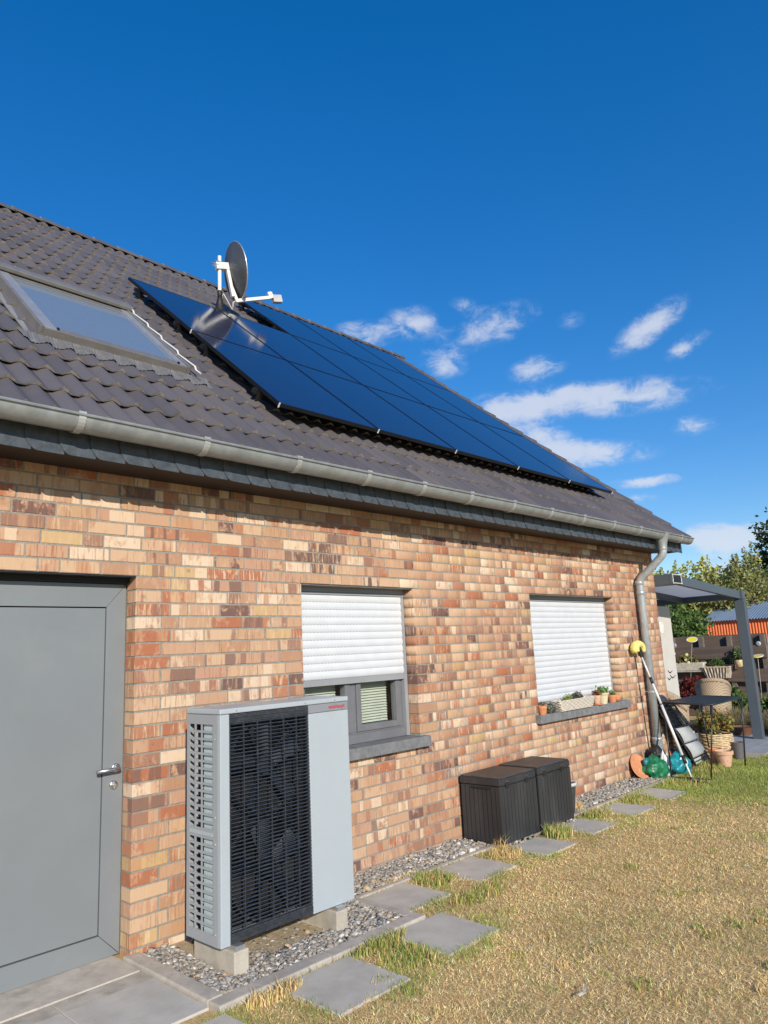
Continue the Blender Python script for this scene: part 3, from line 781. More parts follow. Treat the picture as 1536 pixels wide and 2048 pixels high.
# ---------------------------------------------------------------- roof window
rw = empty('roof_window', (0, 0, 0), parent=house); rw['label'] = 'closed roof window with grey metal cladding'
ax0, ax1, as0, as1 = -.470, .690, 1.300, 2.740
def rbox(b, x0, x1, s0, s1, h0, h1, mi=0):
    P = [RPt(x, s, h) for h in (h0, h1) for (x, s) in ((x0, s0), (x1, s0), (x1, s1), (x0, s1))]
    return b.add(P, [(0,3,2,1),(4,5,6,7),(0,1,5,4),(1,2,6,5),(2,3,7,6),(3,0,4,7)], mi)
b = MB(); rbox(b, ax0+.01, ax1-.01, as0+.01, as1-.01, -.05, .078); b.build('kerb_box', T['sky_frame'], rw)
b = MB()
rbox(b, ax0, ax0+.028, as0, as1, .0, .115); rbox(b, ax1-.028, ax1, as0, as1, .0, .115)
rbox(b, ax0+.0285, ax1-.0285, as0, as0+.022, .0, .105); rbox(b, ax0+.0285, ax1-.0285, as1-.02, as1, .0, .11)
b.build('outer_cladding', T['sky_frame'], rw, bevel=.004)
b = MB(); rbox(b, ax0-.01, ax1+.03, as1-.085, as1+.05, .112, .150); b.build('top_hood', T['sky_frame'], rw, bevel=.008)
for (a, c) in ((ax0+.030, ax0+.122), (ax1-.092, ax1-.030)):
    b = MB(); rbox(b, a, c, as0+.024, as1-.088, .06, .108); b.build('side_cover', T['sky_side'], rw, bevel=.004)
b = MB(); rbox(b, ax0+.126, ax1-.094, as0+.024, as0+.100, .06, .103); b.build('bottom_bar', T['sky_frame'], rw, bevel=.004)
b = MB(); rbox(b, ax0+.126, ax1-.094, as1-.125, as1-.088, .06, .104); b.build('top_bar', T['sky_frame'], rw, bevel=.004)
b = MB(); rbox(b, ax0+.126, ax1-.094, as0+.101, as1-.126, .06, .094); b.build('pane', T['sky_glass'], rw)
for a in (ax0+.122, ax1-.104):
    b = MB(); rbox(b, a, a+.014, as0+.03, as0+.05, .09, .118); b.build('corner_clip', T['black'], rw)
# pleated apron below, flashing strips beside
ap = MB(); nx = 190; x0_, x1_ = ax0-.14, ax1+.16
for r_ in range(4):
    for i in range(nx+1):
        x = x0_+(x1_-x0_)*i/nx; t = r_/3
        s_ = as0+.005-(.16+.03*math.cos(2*math.pi*x/.15))*t
        h = .007+.045*(1-t)+wave(x)*min(1, t*1.25)+.0035*math.sin(i*2*math.pi/2.6)
        lift = .030*(1-((s_+.05) % .3333)/.4)
        ap.v.append(RPt(x, s_, h+lift*t))
for r_ in range(3):
    for i in range(nx):
        a = r_*(nx+1)+i; ap.f.append((a+1, a, a+nx+1, a+nx+2)); ap.m.append(0)
ap.build('apron_flashing', T['lead'], rw)
for (a, c) in ((ax0-.06, ax0-.002), (ax1+.002, ax1+.05)):
    b = MB(); rbox(b, a, c, as0-.12, as1+.05, .02, .028); b.build('side_flashing', T['sky_side'], rw)
eb = MB()
pts = []
for i in range(41):
    s_ = as0-.13+(as1-as0+.10)*i/40; ph_ = ((s_+.05) % .3333)/.3333
    pts.append(RPt(ax1+.014, s_, .112+.020*(1-ph_)))
eb.tube(pts, .007, 6); eb.build('flashing_edge', T['alu_white'], rw)
# ================================================================== SOLAR ARRAY
def pv(cx, rw_):
    x0 = PVX0+cx*PVP; s0 = PVS0+rw_*PVSP
    t = empty('solar_panel', RPt(x0, s0, .152)); t.rotation_euler = rot_roof
    fr_ = MB(); w, h = PVW, PVH; fw = .011
    fr_.box(0, fw, 0, h, 0, .032); fr_.box(w-fw, w, 0, h, 0, .032); fr_.box(fw, w-fw, 0, fw, 0, .032); fr_.box(fw, w-fw, h-fw, h, 0, .032)
    fr_.build('panel_frame', T['pv_frame'], t)
    g = MB(); g.box(fw, w-fw, fw, h-fw, .018, .0305); g.build('panel_glass', T['pv_glass'], t)
    return t
colw = ['first', 'second', 'third', 'fourth', 'fifth']
roww = ['bottom row above the gutter', 'middle row', 'top row below the ridge']
for r_ in range(3):
    for c_ in range(5):
        if r_ == 2 and c_ < 2: continue
        lab = f'black solar panel, {colw[c_ if r_ < 2 else c_-2]} from the left in the {roww[r_]}'
        tag(pv(c_, r_), lab, 'solar panel', 'solar panels on the roof')
# end clamps of the panels (silver ticks) belong to the rails
rails = [(PVS0+.36, 0), (PVS0+1.36, 0), (PVS0+PVSP+.30, 0), (PVS0+PVSP+1.34, 0), (PVS0+2*PVSP+.36, 2), (PVS0+2*PVSP+1.36, 2)]
rname = ['lowest', 'second lowest', 'third lowest', 'fourth lowest', 'second highest', 'highest']
for (s_, c0), nm in zip(rails, rname):
    xa = PVX0+c0*PVP-.035; xb = PVX0+5*PVP+.04
    t = empty('mounting_rail', RPt(xa, s_, .113)); t.rotation_euler = rot_roof
    tag(t, f'dark mounting rail under the solar panels, {nm} of six', 'rail', 'solar mounting rails')
    b = MB(); b.box(0, xb-xa, -.02, .02, 0, .038); b.build('rail_profile', T['rail'], t)
    hk = MB(); hk.box(-.02, .02, -.028, -.018, -.10, -.002); hk.box(-.02, .02, -.017, .12, -.10, -.088); hk.box(-.022, .022, -.035, -.0285, -.05, .036); hm = hk.mesh('roof_hook', T['rail'])
    n = int((xb-xa)/.9)
    for i in range(n+1): link('roof_hook', hm, t, (.06+i*(xb-xa-.12)/max(n, 1), 0, 0))
cb = MB(); cb.box(-.006, .006, -.004, .0, .0, .040)
cbm = cb.mesh('frame_clip', T['alu_white'])
for r_ in (0, 1):
    lst = range(0, 6) if r_ == 0 else (0,)
    for c_ in lst:
        par = [o for o in col.objects if o.name.startswith('solar_panel')][min(c_, 4)+5*r_]
        link('frame_clip', cbm, par, (-.01 if c_ < 5 else PVW+.01, -.002, -.004))

# ================================================================== SATELLITE DISH
MX, MY = 2.60, 2.95
dsh = tag(empty('satellite_dish', (MX, MY, 0)), 'grey satellite dish on a steel mast rising through the roof beside the panels', 'satellite dish')
zr = 3.02+((MY+.44)/cs)*sn
b = MB(); b.tube([(0,0,zr-.1),(0,0,6.735)], .024, 16); b.build('mast', T['alu_white'], dsh, smooth=True)
b = MB(); b.lathe([(.024,.30),(.036,.27),(.045,.22),(.047,.16),(.055,.145),(.06,.10),(.12,.03)], 20, (0,0,zr)); b.build('mast_boot', T['black'], dsh, smooth=True)
b = MB(); b.lathe([(.026,.0),(.030,.002),(.030,.085),(.026,.09)], 16, (0,0,zr+.30)); b.build('mast_collar', T['black'], dsh, smooth=True)
b = MB()
P = [RPt(x, s, h)  for h in (.045, .06) for (x, s) in ((-.22,-.22),(.22,-.22),(.22,.24),(-.22,.24))]
P = [(x, y-RP0.y, z-RP0.z+zr) for (x, y, z) in P]; b.add(P, [(0,3,2,1),(4,5,6,7),(0,1,5,4),(1,2,6,5),(2,3,7,6),(3,0,4,7)]); b.build('base_flashing', T['lead'], dsh)
nd = Vector((.965, -.235, .20)).normalized()       # the way the dish looks
rt_ = Vector((nd.y, -nd.x, 0)).normalized(); up_ = rt_.cross(nd).normalized()
if up_.z < 0: up_ = -up_
C0 = Vector((.115, -.035, 6.552))
db = MB(); RINGS = 9; SEG = 40; ry, rx_ = .375, .345
for sh in (0, 1):
    b0 = len(db.v)
    for i in range(RINGS+1):
        q = i/RINGS
        for k in range(SEG):
            a = 2*math.pi*k/SEG
            p = C0 + rt_*(rx_*q*math.cos(a)) + up_*(ry*q*math.sin(a)) + nd*(.085*q*q - .004*sh + .01)
            db.v.append(tuple(p))
    for i in range(RINGS):
        for k in range(SEG):
            k2 = (k+1) % SEG; f = (b0+i*SEG+k, b0+(i+1)*SEG+k, b0+(i+1)*SEG+k2, b0+i*SEG+k2)
            db.f.append(f if not sh else f[::-1]); db.m.append(0)
refl = db.build('reflector', T['dish'], dsh, smooth=True)
b = MB(); pts = [C0 + rt_*(rx_*math.cos(a)) + up_*(ry*math.sin(a)) + nd*.096 for a in [2*math.pi*k/48 for k in range(48)]]
b.tube(pts, .009, 6, closed=True); b.build('rim', T['alu'], refl, smooth=True)
lat = -rt_ if (-rt_).dot(Vector((CR))) < 0 else rt_
b = MB()
back = C0 - nd*.02
b.obox(back - nd*.06 + up_*.06, nd*.085, up_*.045, rt_*.035)
b.obox(C0 - nd*.015 - up_*.13 , nd*.02, up_*.22, rt_*.028)
b.build('tilt_bracket', T['alu_white'], dsh, bevel=.004)
b = MB(); b.obox(Vector((0,0,C0.z+.06)), Vector((.035,0,0)), Vector((0,.035,0)), Vector((0,0,.035)))
for dz in (-.02, .02): b.tube([Vector((-.095, .03, C0.z+.06+dz)), Vector((.05, .03, C0.z+.06+dz))], .005, 6); b.tube([Vector((-.085, -.03, C0.z+.06+dz)), Vector((.05, -.03, C0.z+.06+dz))], .005, 6)
b.build('mast_clamp', T['alu'], dsh)
foot = C0 - up_*.40 + nd*.03
tip = foot + nd*.48 + Vector((0,0,.065))
b = MB(); b.bar(C0 - up_*.20 - nd*.01, foot, .030, .040); b.bar(foot - nd*.02, tip, .036, .044); b.build('feed_arm', T['alu_white'], dsh, bevel=.003)
b = MB(); b.bar(tip - nd*.03 + up_*.01, tip + nd*.03 + up_*.03, .05, .07); b.lathe([(.0,.0),(.030,.0),(.034,.012),(.026,.05),(.018,.06),(0,.06)], 16, tuple(tip+nd*.02+up_*.05), tuple(-nd)); b.build('feed_clamp', T['alu_white'], dsh)
b = MB(); b.obox(tip + nd*.085 - up_*.02, nd*.062, up_*.052, rt_*.036); b.build('receiver', mat('grey_receiver', (.42,.42,.42), .5), dsh, bevel=.008)
b = MB(); b.tube([foot-nd*.02, foot-nd*.06-up_*.02, foot-nd*.07-up_*.07, foot-nd*.09-up_*.12, Vector((.04,-.02,zr+.36)), Vector((.03,0,zr+.30))], .005, 6); b.build('cable', T['alu_white'], dsh, smooth=True)

# ================================================================== HEAT PUMP
hx0, hx1, hy0, hy1, hz0, hz1 = .178, 1.170, -.660, -.312, .140, 1.387
hp = tag(empty('heat_pump', (hx0, hy0, 0)), 'tall pale grey heat pump with black louvred front grille beside the door', 'heat pump')
def hpb(b): 
    b.v = [(x-hx0, y-hy0, z) for (x, y, z) in b.v]; return b
def hbuild(b, name, m, par=None, **k): return hpb(b).build(name, T[m] if isinstance(m, str) else m, par or hp, **k)
b = MB(); b.box(hx0-.003, hx1+.003, hy0-.003, hy1, hz1-.030, hz1); hbuild(b, 'top_cover', 'hp_white', bevel=.006)
b = MB(); b.box(hx0, .240, hy0, hy0+.03, hz0, hz1-.032); hbuild(b, 'front_strip', 'hp_white', bevel=.004)
b = MB(); b.box(.831, hx1, hy0, hy0+.03, hz0, 1.302); hbuild(b, 'front_panel', 'hp_white', bevel=.004)
b = MB(); b.box(.831, hx1, hy0, hy0+.03, 1.304, hz1-.032); band = hbuild(b, 'name_band', 'hp_band', bevel=.003)
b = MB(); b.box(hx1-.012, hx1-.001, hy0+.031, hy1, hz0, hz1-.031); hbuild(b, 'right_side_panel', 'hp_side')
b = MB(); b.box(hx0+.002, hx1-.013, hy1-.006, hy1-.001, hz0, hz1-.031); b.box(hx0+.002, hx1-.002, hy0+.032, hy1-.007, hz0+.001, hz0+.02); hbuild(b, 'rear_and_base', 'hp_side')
# left side: slotted sheet built from bars around the openings, coil block behind
sp = MB(); xa, xb = hx0, hx0+.004
ya, y1_, y2_, y3_, y4_, y5_, yb_ = hy1, -.342, -.396, -.410, -.462, -.470, hy0+.031
slot = [(-.394, -.343), (-.462, -.410), (-.585, -.474)]
edges = [hy0+.031] + [v for a in sorted(slot) for v in a] + [hy1]
zt, zb = hz1-.032, hz0
rows = 27; pitch = (1.300-.195)/rows; zr0 = .195
for i in range(0, len(edges), 2): sp.box(xa, xb, edges[i], edges[i+1], zb, zt)
for (a, c) in slot:
    sp.box(xa, xb, a, c, zb, zr0); sp.box(xa, xb, a, c, 1.300, zt)
    for k in range(1, rows): sp.box(xa, xb, a, c, zr0+k*pitch-.0065, zr0+k*pitch+.0065)
    sp.box(xa+.0008, xb, a, c, zr0+12*pitch, zr0+13*pitch)
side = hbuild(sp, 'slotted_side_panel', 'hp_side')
b = MB(); b.box(xa-.0015, xa+.001, -.585, -.345, zr0+12*pitch+.010, zr0+13*pitch-.010); hbuild(b, 'grip_strip', 'hp_white', par=side)
b = MB(); b.box(hx0+.016, hx0+.05, -.60, -.468, hz0+.02, hz1-.06); hbuild(b, 'coil', 'hp_coil')
b = MB(); b.box(hx0+.07, hx0+.075, -.60, hy1-.01, hz0+.02, hz1-.06); hbuild(b, 'inner_wall', 'hp_black')
for k in range(0, rows, 3):
    b = MB(); b.tube([(hx0+.03, -.45, zr0+k*pitch+.01), (hx0+.022, -.43, zr0+k*pitch+.02), (hx0+.03, -.41, zr0+k*pitch+.035)], .006, 6); hbuild(b, 'coil_bend', T['alu'])
# grille: frame, louvre slats one by one, thin uprights, fans behind
gx0, gx1, gz0, gz1 = .242, .829, .146, hz1-.033
b = MB(); b.box(gx0, gx1, hy0+.004, hy0+.03, gz1-.052, gz1); b.box(gx0, gx1, hy0+.004, hy0+.03, gz0, gz0+.05)
b.box(gx0, gx0+.010, hy0+.006, hy0+.03, gz0+.05, gz1-.052); b.box(gx1-.010, gx1, hy0+.006, hy0+.03, gz0+.05, gz1-.052)
for z in (gz1-.018, gz1-.036, gz0+.016, gz0+.034): b.box(gx0, gx1, hy0-.001, hy0+.004, z-.006, z+.004)
grille = hbuild(b, 'grille_frame', 'hp_dark', bevel=.002)
sl_ = MB(); L = (gx1-gx0-.006)/2; sl_.obox((0,0,0), (L,0,0), (0,.009,-.0048), (0,.0014,.0026)); slme = sl_.mesh('grille_slat', T['hp_dark'])
ns = 54; z0g, z1g = gz0+.056, gz1-.060
for k in range(ns): link('grille_slat', slme, hp, ((gx0+gx1)/2-hx0, .008, z0g+(z1g-z0g)*k/(ns-1)))
for k in range(1, 6):
    x = gx0+(gx1-gx0)*k/6; b = MB(); b.box(x-.0022, x+.0022, hy0+.001, hy0+.012, gz0+.05, gz1-.052); hbuild(b, 'grille_upright', 'hp_dark')
b = MB(); b.box(gx0, gx1, hy0+.16, hy0+.165, gz0, gz1); b.box(gx1-.006, gx1-.002, hy0+.032, hy0+.159, gz0, gz1); b.box(gx0+.002, gx0+.006, hy0+.032, hy0+.159, gz0, gz1); b.box(gx0+.007, gx1-.007, hy0+.032, hy0+.159, gz1-.004, gz1); b.box(gx0+.007, gx1-.007, hy0+.032, hy0+.159, gz0, gz0+.004); hbuild(b, 'grille_light_baffle', 'hp_black')  # black lining added behind the grille to keep sunlight off the inside
for zc_ in (.46, 1.03):
    fan = MB(); fx, fy = .55, hy0+.085
    fan.lathe([(.0,-.02),(.055,-.018),(.06,.0),(.06,.03),(0,.03)], 20, (fx, fy, zc_), (0,1,0))
    for q in range(5):
        a = 2*math.pi*q/5+.4
        u_ = Vector((math.cos(a), 0, math.sin(a))); w_ = Vector((-math.sin(a), 0, math.cos(a)))
        c_ = Vector((fx, fy, zc_))
        P = [c_+u_*.055-w_*.03+Vector((0,-.02,0)), c_+u_*.055+w_*.03+Vector((0,.02,0)), c_+u_*.25+w_*.085+Vector((0,.03,0)), c_+u_*.26-w_*.05+Vector((0,-.03,0))]
        fan.add(P, [(0,1,2,3)])
    hbuild(fan, 'fan', mat('fan_plastic', (.022,.03,.038), .5))
    rg = MB(); rg.lathe([(.272,0),(.28,.0),(.28,.05),(.272,.05)], 36, (fx, fy-.03, zc_), (0,1,0)); hbuild(rg, 'fan_ring', 'hp_dark')
for (x, z) in ((.285, hz1-.015), (.80, hz1-.015), (1.05, hz1-.015)):
    b = MB(); b.lathe([(0,.004),(.005,.004),(.006,0)], 10, (x, hy0-.003, z), (0,-1,0)); hbuild(b, 'screw', 'alu')
for z in (.2, .66, .80, 1.22):
    b = MB(); b.lathe([(0,.004),(.005,.004),(.006,0)], 10, (hx0, hy0+.055, z), (-1,0,0)); hbuild(b, 'screw', 'alu')
# lettering on the band
tc_ = bpy.data.curves.new('lettering', 'FONT'); tc_.body = 'weishaupt'; tc_.size = .035; tc_.offset = .0004; tc_.extrude = .0006; tc_.align_x = 'RIGHT'
to = bpy.data.objects.new('lettering_tmp', tc_); col.objects.link(to)
bpy.context.view_layer.update()
tme = bpy.data.meshes.new_from_object(to.evaluated_get(bpy.context.evaluated_depsgraph_get()))
bpy.data.objects.remove(to, do_unlink=True)
tme.materials.clear(); tme.materials.append(T['red_text'])
lt = link('lettering', tme, hp, (1.140-hx0, -.0012, 1.320)); lt.rotation_euler = (R_(90), 0, 0)
# brackets and foundation blocks
for x in (.285, 1.03):
    b = MB(); b.box(x-.03, x+.03, hy0-.03, hy1, hz0-.022, hz0-.001); hbuild(b, 'mounting_foot', 'alu', bevel=.002)
for (x0, x1, y0, lab) in ((.235, .330, -.700, 'pale concrete foundation block under the heat pump, nearest the door'), (.985, 1.078, -.690, 'pale concrete foundation block under the heat pump, nearest the stepping slabs')):
    b = MB(); b.box(x0, x1, y0, -.30, -.1, .117); o = b.build('foundation_block', T['concrete'], bevel=.006); tag(o, lab, 'concrete block', 'heat pump foundation blocks')
# ================================================================== GRAVEL
ico = bmesh.new(); bmesh.ops.create_icosphere(ico, subdivisions=1, radius=1.0)
iv = np.array([v.co[:] for v in ico.verts]); itf = np.array([[v.index for v in f.verts] for f in ico.faces]); ico.free()
def gravel(regions, name, smin, smax, dens):
    V, Fc, Cc = [], [], []; base = 0
    for (x0, x1, y0, y1, n_k, hf) in regions:
        n = int((x1-x0)*(y1-y0)*dens*n_k)
        for _ in range(n):
            x = random.uniform(x0, x1); y = random.uniform(y0, y1)
            if any(a-.012 < x < b+.012 and y > c-.012 and y < -.29 for (a, b, c) in ((.235,.33,-.70),(.985,1.078,-.69))): continue
            s = random.uniform(smin, smax)*(1.45 if random.random() < .06 else 1)
            sc = np.array([s*random.uniform(.8,1.5), s*random.uniform(.7,1.2), s*random.uniform(.45,.8)])
            ax = rng.normal(size=3); ax /= np.linalg.norm(ax); an = random.uniform(0, 6.28)
            rm = np.array(Matrix.Rotation(random.uniform(0, 6.28), 3, 'Z') @ Matrix.Rotation(random.uniform(-.5,.5), 3, 'X'))
            w = iv*(1+rng.uniform(-.42, .42, (len(iv), 1)))+rng.uniform(-.22, .22, iv.shape)
            w = (w*sc) @ rm.T
            z = hf(x, y)+sc[2]*random.uniform(.1, .75)
            V.append(w+np.array([x, y, z])); Fc.append(itf+base); base += len(iv)
            t = random.random()
            if t < .60: g = random.uniform(.17, .34); c = (g*1.08, g*1.03, g*.95)
            elif t < .80: g = random.uniform(.24, .42); c = (g, g*.90, g*.76)
            elif t < .87: g = random.uniform(.36, .48); c = (g, g*.74, g*.46)
            elif t < .95: g = random.uniform(.48, .64); c = (g, g*.98, g*.94)
            else: g = random.uniform(.10, .15); c = (g, g, g*1.05)
            Cc += [c]*len(itf)
    return link(name, arr_mesh(name, np.vstack(V), np.vstack(Fc), T['gravel'], facecol=np.array(Cc)))
flat = lambda x, y: -.004
def bank(x, y):
    # heaped a little towards the wall, sandy hollow under the machine
    h = .004+.022*max(0, 1+y/.35) if x > 1.5 else .002
    if .34 < x < .97 and -.62 < y < -.31: h -= .012
    return h
gr_ = gravel([(.066, .236, -.85, -.005, 1.3, bank), (.33, .985, -.86, -.64, 1.25, bank), (.236, .33, -.86, -.70, 1.2, bank), (1.08, 1.42, -.85, -.02, 1.2, bank), (.98, 1.1, -.86, -.70, 1.2, bank), (.33, .98, -.64, -.50, .55, bank), (.33, .98, -.5, -.05, .25, bank),
              (1.42, 3.08, -.29, -.008, 1.25, bank), (3.08, 4.28, -.47, -.01, .5, bank), (4.28, 6.9, -.29, -.008, .95, bank)], 'gravel', .0068, .0165, 3900)
kind(gr_, 'stuff'); gr_['label'] = 'grey and tan crushed gravel along the foot of the wall'
# ================================================================== STEPPING SLABS
STONES = [(-.27, -1.235, .49, .47, .01), (.548, -1.222, .50, .47, .0), (1.382, -1.205, .49, .47, -.02), (1.715, -.585, .46, .44, .0),
          (2.52, -.590, .47, .44, .01), (3.345, -.665, .46, .40, -.01), (4.155, -.63, .45, .41, .0), (4.985, -.625, .45, .43, .015), (5.86, -.60, .46, .44, -.02)]
SL = ['grey stepping slab at the very bottom, cut off by the photo edge beside the paving', 'grey stepping slab nearest the camera shown whole, below the first foundation block',
      'grey stepping slab in the grass right of the heat pump, second of the pair nearest the camera', 'grey stepping slab touching the gravel edge just right of the heat pump',
      'grey stepping slab between the heat pump and the black boxes', 'grey stepping slab in front of the left black storage box', 'grey stepping slab in front of the right black storage box',
      'grey stepping slab just past the black boxes', 'grey stepping slab farthest along the wall, near the folding table']
for (x, y, w, d, rz), lab in zip(STONES, SL):
    n = 7; poly = []
    for (ax_, ay, bx_, by) in ((-1,-1,1,-1),(1,-1,1,1),(1,1,-1,1),(-1,1,-1,-1)):
        for i in range(n):
            t = i/n; px_ = (ax_+(bx_-ax_)*t)*w/2+random.uniform(-.004,.004); py_ = (ay+(by-ay)*t)*d/2+random.uniform(-.004,.004); poly.append((px_, py_))
    b = MB(); b.plate(poly, (0,0,-.044), (1,0,0), (0,1,0), (0,0,1), .046)
    o = b.build('stepping_slab', T['slab'], loc=(x, y, 0), bevel=.004); o.rotation_euler = (random.uniform(-.008,.008), random.uniform(-.008,.008), rz)
    tag(o, lab, 'paving slab', 'stepping slabs across the lawn')
# ================================================================== STORAGE BOXES
def storage(x0, x1, y0, y1, z0, z1, lab):
    t = tag(empty('storage_box', ((x0+x1)/2, (y0+y1)/2, z0)), lab, 'storage box', 'black plastic storage boxes')
    w, d, h = (x1-x0)/2, (y1-y0)/2, z1-z0; lid = .075
    b = MB(); b.box(-w+.012, w-.012, -d+.012, d-.012, 0, h-lid); b.build('box_body', T['plastic'], t)
    n = 11; pw = (2*w-.02)/n
    pm_ = MB(); pm_.box(.003, pw-.003, -.006, .004, .012, h-lid-.004); me_ = pm_.mesh('front_plank', T['plastic'])
    for i in range(n):
        o = link('front_plank', me_, t, (-w+.010+i*pw, -d+.009, 0))
    n2 = 9; pd = (2*d-.02)/n2
    ps = MB(); ps.box(-.004, .006, .003, pd-.003, .012, h-lid-.004); ms = ps.mesh('side_plank', T['plastic'])
    for i in range(n2): link('side_plank', ms, t, (-w+.008, -d+.010+i*pd, 0))
    for sx in (-1, 1):
        b = MB(); b.box(sx*(w-.012)-.012, sx*(w-.012)+.012, -d, -d+.024, 0, h-lid+.002); b.build('corner_post', T['plastic'], t, bevel=.006)
    b = MB()
    b.box(-w, w, -d, d, h-lid+.004, h-.012); b.build('lid_skirt', T['plastic'], t, bevel=.010)
    b = MB(); b.box(-w+.006, w-.006, -d+.006, d-.006, h-.0125, h); b.build('lid', T['plastic_lid'], t, bevel=.006)
    b = MB(); b.box(-w-.001, -w+.006, -d+.10, d-.12, h-lid-.030, h-lid-.012); b.build('hand_hole', T['hp_black'], t)
    for fx in (-w*.62, w*.45):
        b = MB(); b.box(fx-.022, fx+.022, -d-.006, -d+.002, h-lid-.02, h-lid+.03); la = b.build('latch', T['black'], t, bevel=.003)
        b = MB(); b.box(fx-.03, fx+.03, -d-.004, -d+.002, h-lid+.03, h-lid+.042); b.build('hinge_plate', T['plastic_lid'], t)
    return t
storage(3.085, 3.650, -.462, -.030, .022, .562, 'black plastic storage box with ribbed sides, the left one with the hand slot in view')
storage(3.700, 4.275, -.452, -.020, .022, .566, 'black plastic storage box with ribbed sides, the right one of the pair')
bu = tag(empty('bucket', (4.50, -.22, .01)), 'grey bucket with pale rim tucked behind the right black storage box', 'bucket')
b = MB(); b.lathe([(.095,0),(.125,.26),(.13,.262),(.122,.262),(.092,.01)], 24, cap0=True); b.build('bucket_body', mat('dark_grey_bucket', (.10,.105,.11), .5), bu, smooth=True)
b = MB(); b.lathe([(.127,.255),(.138,.258),(.138,.285),(.126,.288),(.122,.27)], 24); b.build('bucket_rim', mat('pale_rim', (.55,.56,.57), .45), bu, smooth=True)
# ================================================================== SMALL PLANT HELPERS
def leaf_mesh(name, pts, nrm_jit, size, cols, aspect=.55, updir=0.0, cell=None):
    """pts (n,3) leaf centres -> one quad (rhomb) per leaf, colours picked from cols with jitter"""
    n = len(pts); d = rng.normal(size=(n, 3)); d[:, 2] += updir; d /= np.linalg.norm(d, axis=1)[:, None]
    e = rng.normal(size=(n, 3)); e -= d*(e*d).sum(1)[:, None]; e /= np.linalg.norm(e, axis=1)[:, None]
    s = (size*rng.uniform(.6, 1.35, n))[:, None]
    P = np.stack([pts-d*s, pts+e*s*aspect, pts+d*s, pts-e*s*aspect], 1).reshape(-1, 3)
    Fq = np.arange(4*n).reshape(n, 4)
    cc = np.array(cols)[rng.integers(0, len(cols), n)]*rng.uniform(.7, 1.3, (n, 1))
    return arr_mesh(name, P, Fq, T['leaf'], facecol=cc)
def blob_pts(n, c, r, shell=.55):
    v = rng.normal(size=(n, 3)); v /= np.linalg.norm(v, axis=1)[:, None]
    rad = shell+(1-shell)*rng.random((n, 1))
    return np.array(c)+v*rad*np.array(r)
def clump_pts(nc, per, c, r, cr):
    cc = blob_pts(nc, c, r, .45); out = []
    for q in cc: out.append(q+rng.normal(size=(per, 3))*cr)
    return np.vstack(out)
def tree(name, label, cat, loc, r, top, cols, nc=60, per=60, leaf=.085, cr=.17, shoots=0, group=None, trunk_r=.09, low=.25, upd=.2):
    t = tag(empty(name, loc), label, cat, group); h = top-loc[2]
    cz = h*(1+low)/2; rz_ = h*(1-low)/2
    tb_ = MB(); tb_.tube([(0,0,-.1),(.03,.02,h*.25),(-.03,.04,h*.5),(.02,0,h*.8)], [trunk_r, trunk_r*.8, trunk_r*.5, trunk_r*.15], 8)
    for k in range(7):
        a = k*2.4; z = h*(.2+.07*k); tb_.tube([(0,.02,z), (math.cos(a)*r*.35, math.sin(a)*r*.35, z+h*.10), (math.cos(a)*r*.75, math.sin(a)*r*.75, z+h*.2)], [trunk_r*.45, trunk_r*.3, trunk_r*.08], 6)
    tb_.build('trunk', T['bark'], t, smooth=True)
    P = [clump_pts(nc, per, (0,0,cz), (r, r, rz_), cr)]
    for k in range(shoots):
        a = random.uniform(0, 6.28); rr = r*math.sqrt(random.random())*.9; x, y = rr*math.cos(a), rr*math.sin(a)
        zt = cz+rz_*math.sqrt(max(0, 1-(rr/r)**2))*.95; L = random.uniform(.25, .65)
        u = rng.random((26, 1)); P.append(np.array([x, y, zt])+u*np.array([random.uniform(-.12,.12), random.uniform(-.12,.12), L])+rng.normal(size=(26, 3))*.045*(1.2-u))
    link('crown', leaf_mesh('crown', np.vstack(P), 0, leaf, cols, updir=upd), t)
    return t
def pot(name, label, loc, prof, m, group=None, soil_r=None, soil_z=None, seg=24, cat='flower pot'):
    t = tag(empty(name, loc), label, cat, group)
    b = MB(); b.lathe(prof, seg, cap0=True); b.build('pot_body', T[m] if isinstance(m, str) else m, t, smooth=False, autosmooth=35)
    if soil_r:
        b = MB(); b.lathe([(0, soil_z+.004), (soil_r, soil_z)], seg); b.build('soil', T['soil'], t)
    return t
def foliage(t, pts, size, cols, name='foliage', **k): return link(name, leaf_mesh(name, pts, 0, size, cols, **k), t)
def std(r, h, rim=.012, rh=.03): return [(r*.70,0),(r*.93,h-rh),(r*1.0,h-rh),(r*1.03,h),(r*.88,h),(r*.80,h-.03),(r*.60,.02)]

# ================================================================== THINGS ON THE SECOND SILL
SZ = .943
t = pot('flower_pot', 'terracotta pot with dry twigs at the left end of the window sill', (4.545, -.030, SZ), std(.050, .092), 'terracotta', 'pots on the window sill', .04, .08)
b = MB()
for k in range(12):
    a = random.uniform(0, 6.28); b.tube([(0,0,.07), (.02*math.cos(a), .02*math.sin(a), .10), (.05*math.cos(a), .05*math.sin(a), .105+random.uniform(0,.03))], .0022, 5)
b.build('twigs', T['bark'], t)
t = pot('flower_pot', 'mossy grey stone pot at the left end of the window sill, behind the terracotta pot', (4.665, .045, SZ), std(.055, .105), mat('mossy_stone', (.20,.19,.14), .9, var=.3, vscale=40), 'pots on the window sill', .045, .09)
foliage(t, blob_pts(60, (0,0,.10), (.04,.04,.02)), .012, [(.12,.12,.06), (.2,.16,.1)])
t = tag(empty('trailing_succulent', (4.735, -.015, SZ)), 'grey green succulent spilling on the sill left of the white basket', 'plant')
foliage(t, np.vstack([clump_pts(14, 22, (0,0,.03), (.07,.035,.025), .012)]), .012, [(.20,.25,.18), (.30,.34,.26), (.14,.18,.12)], aspect=.7)
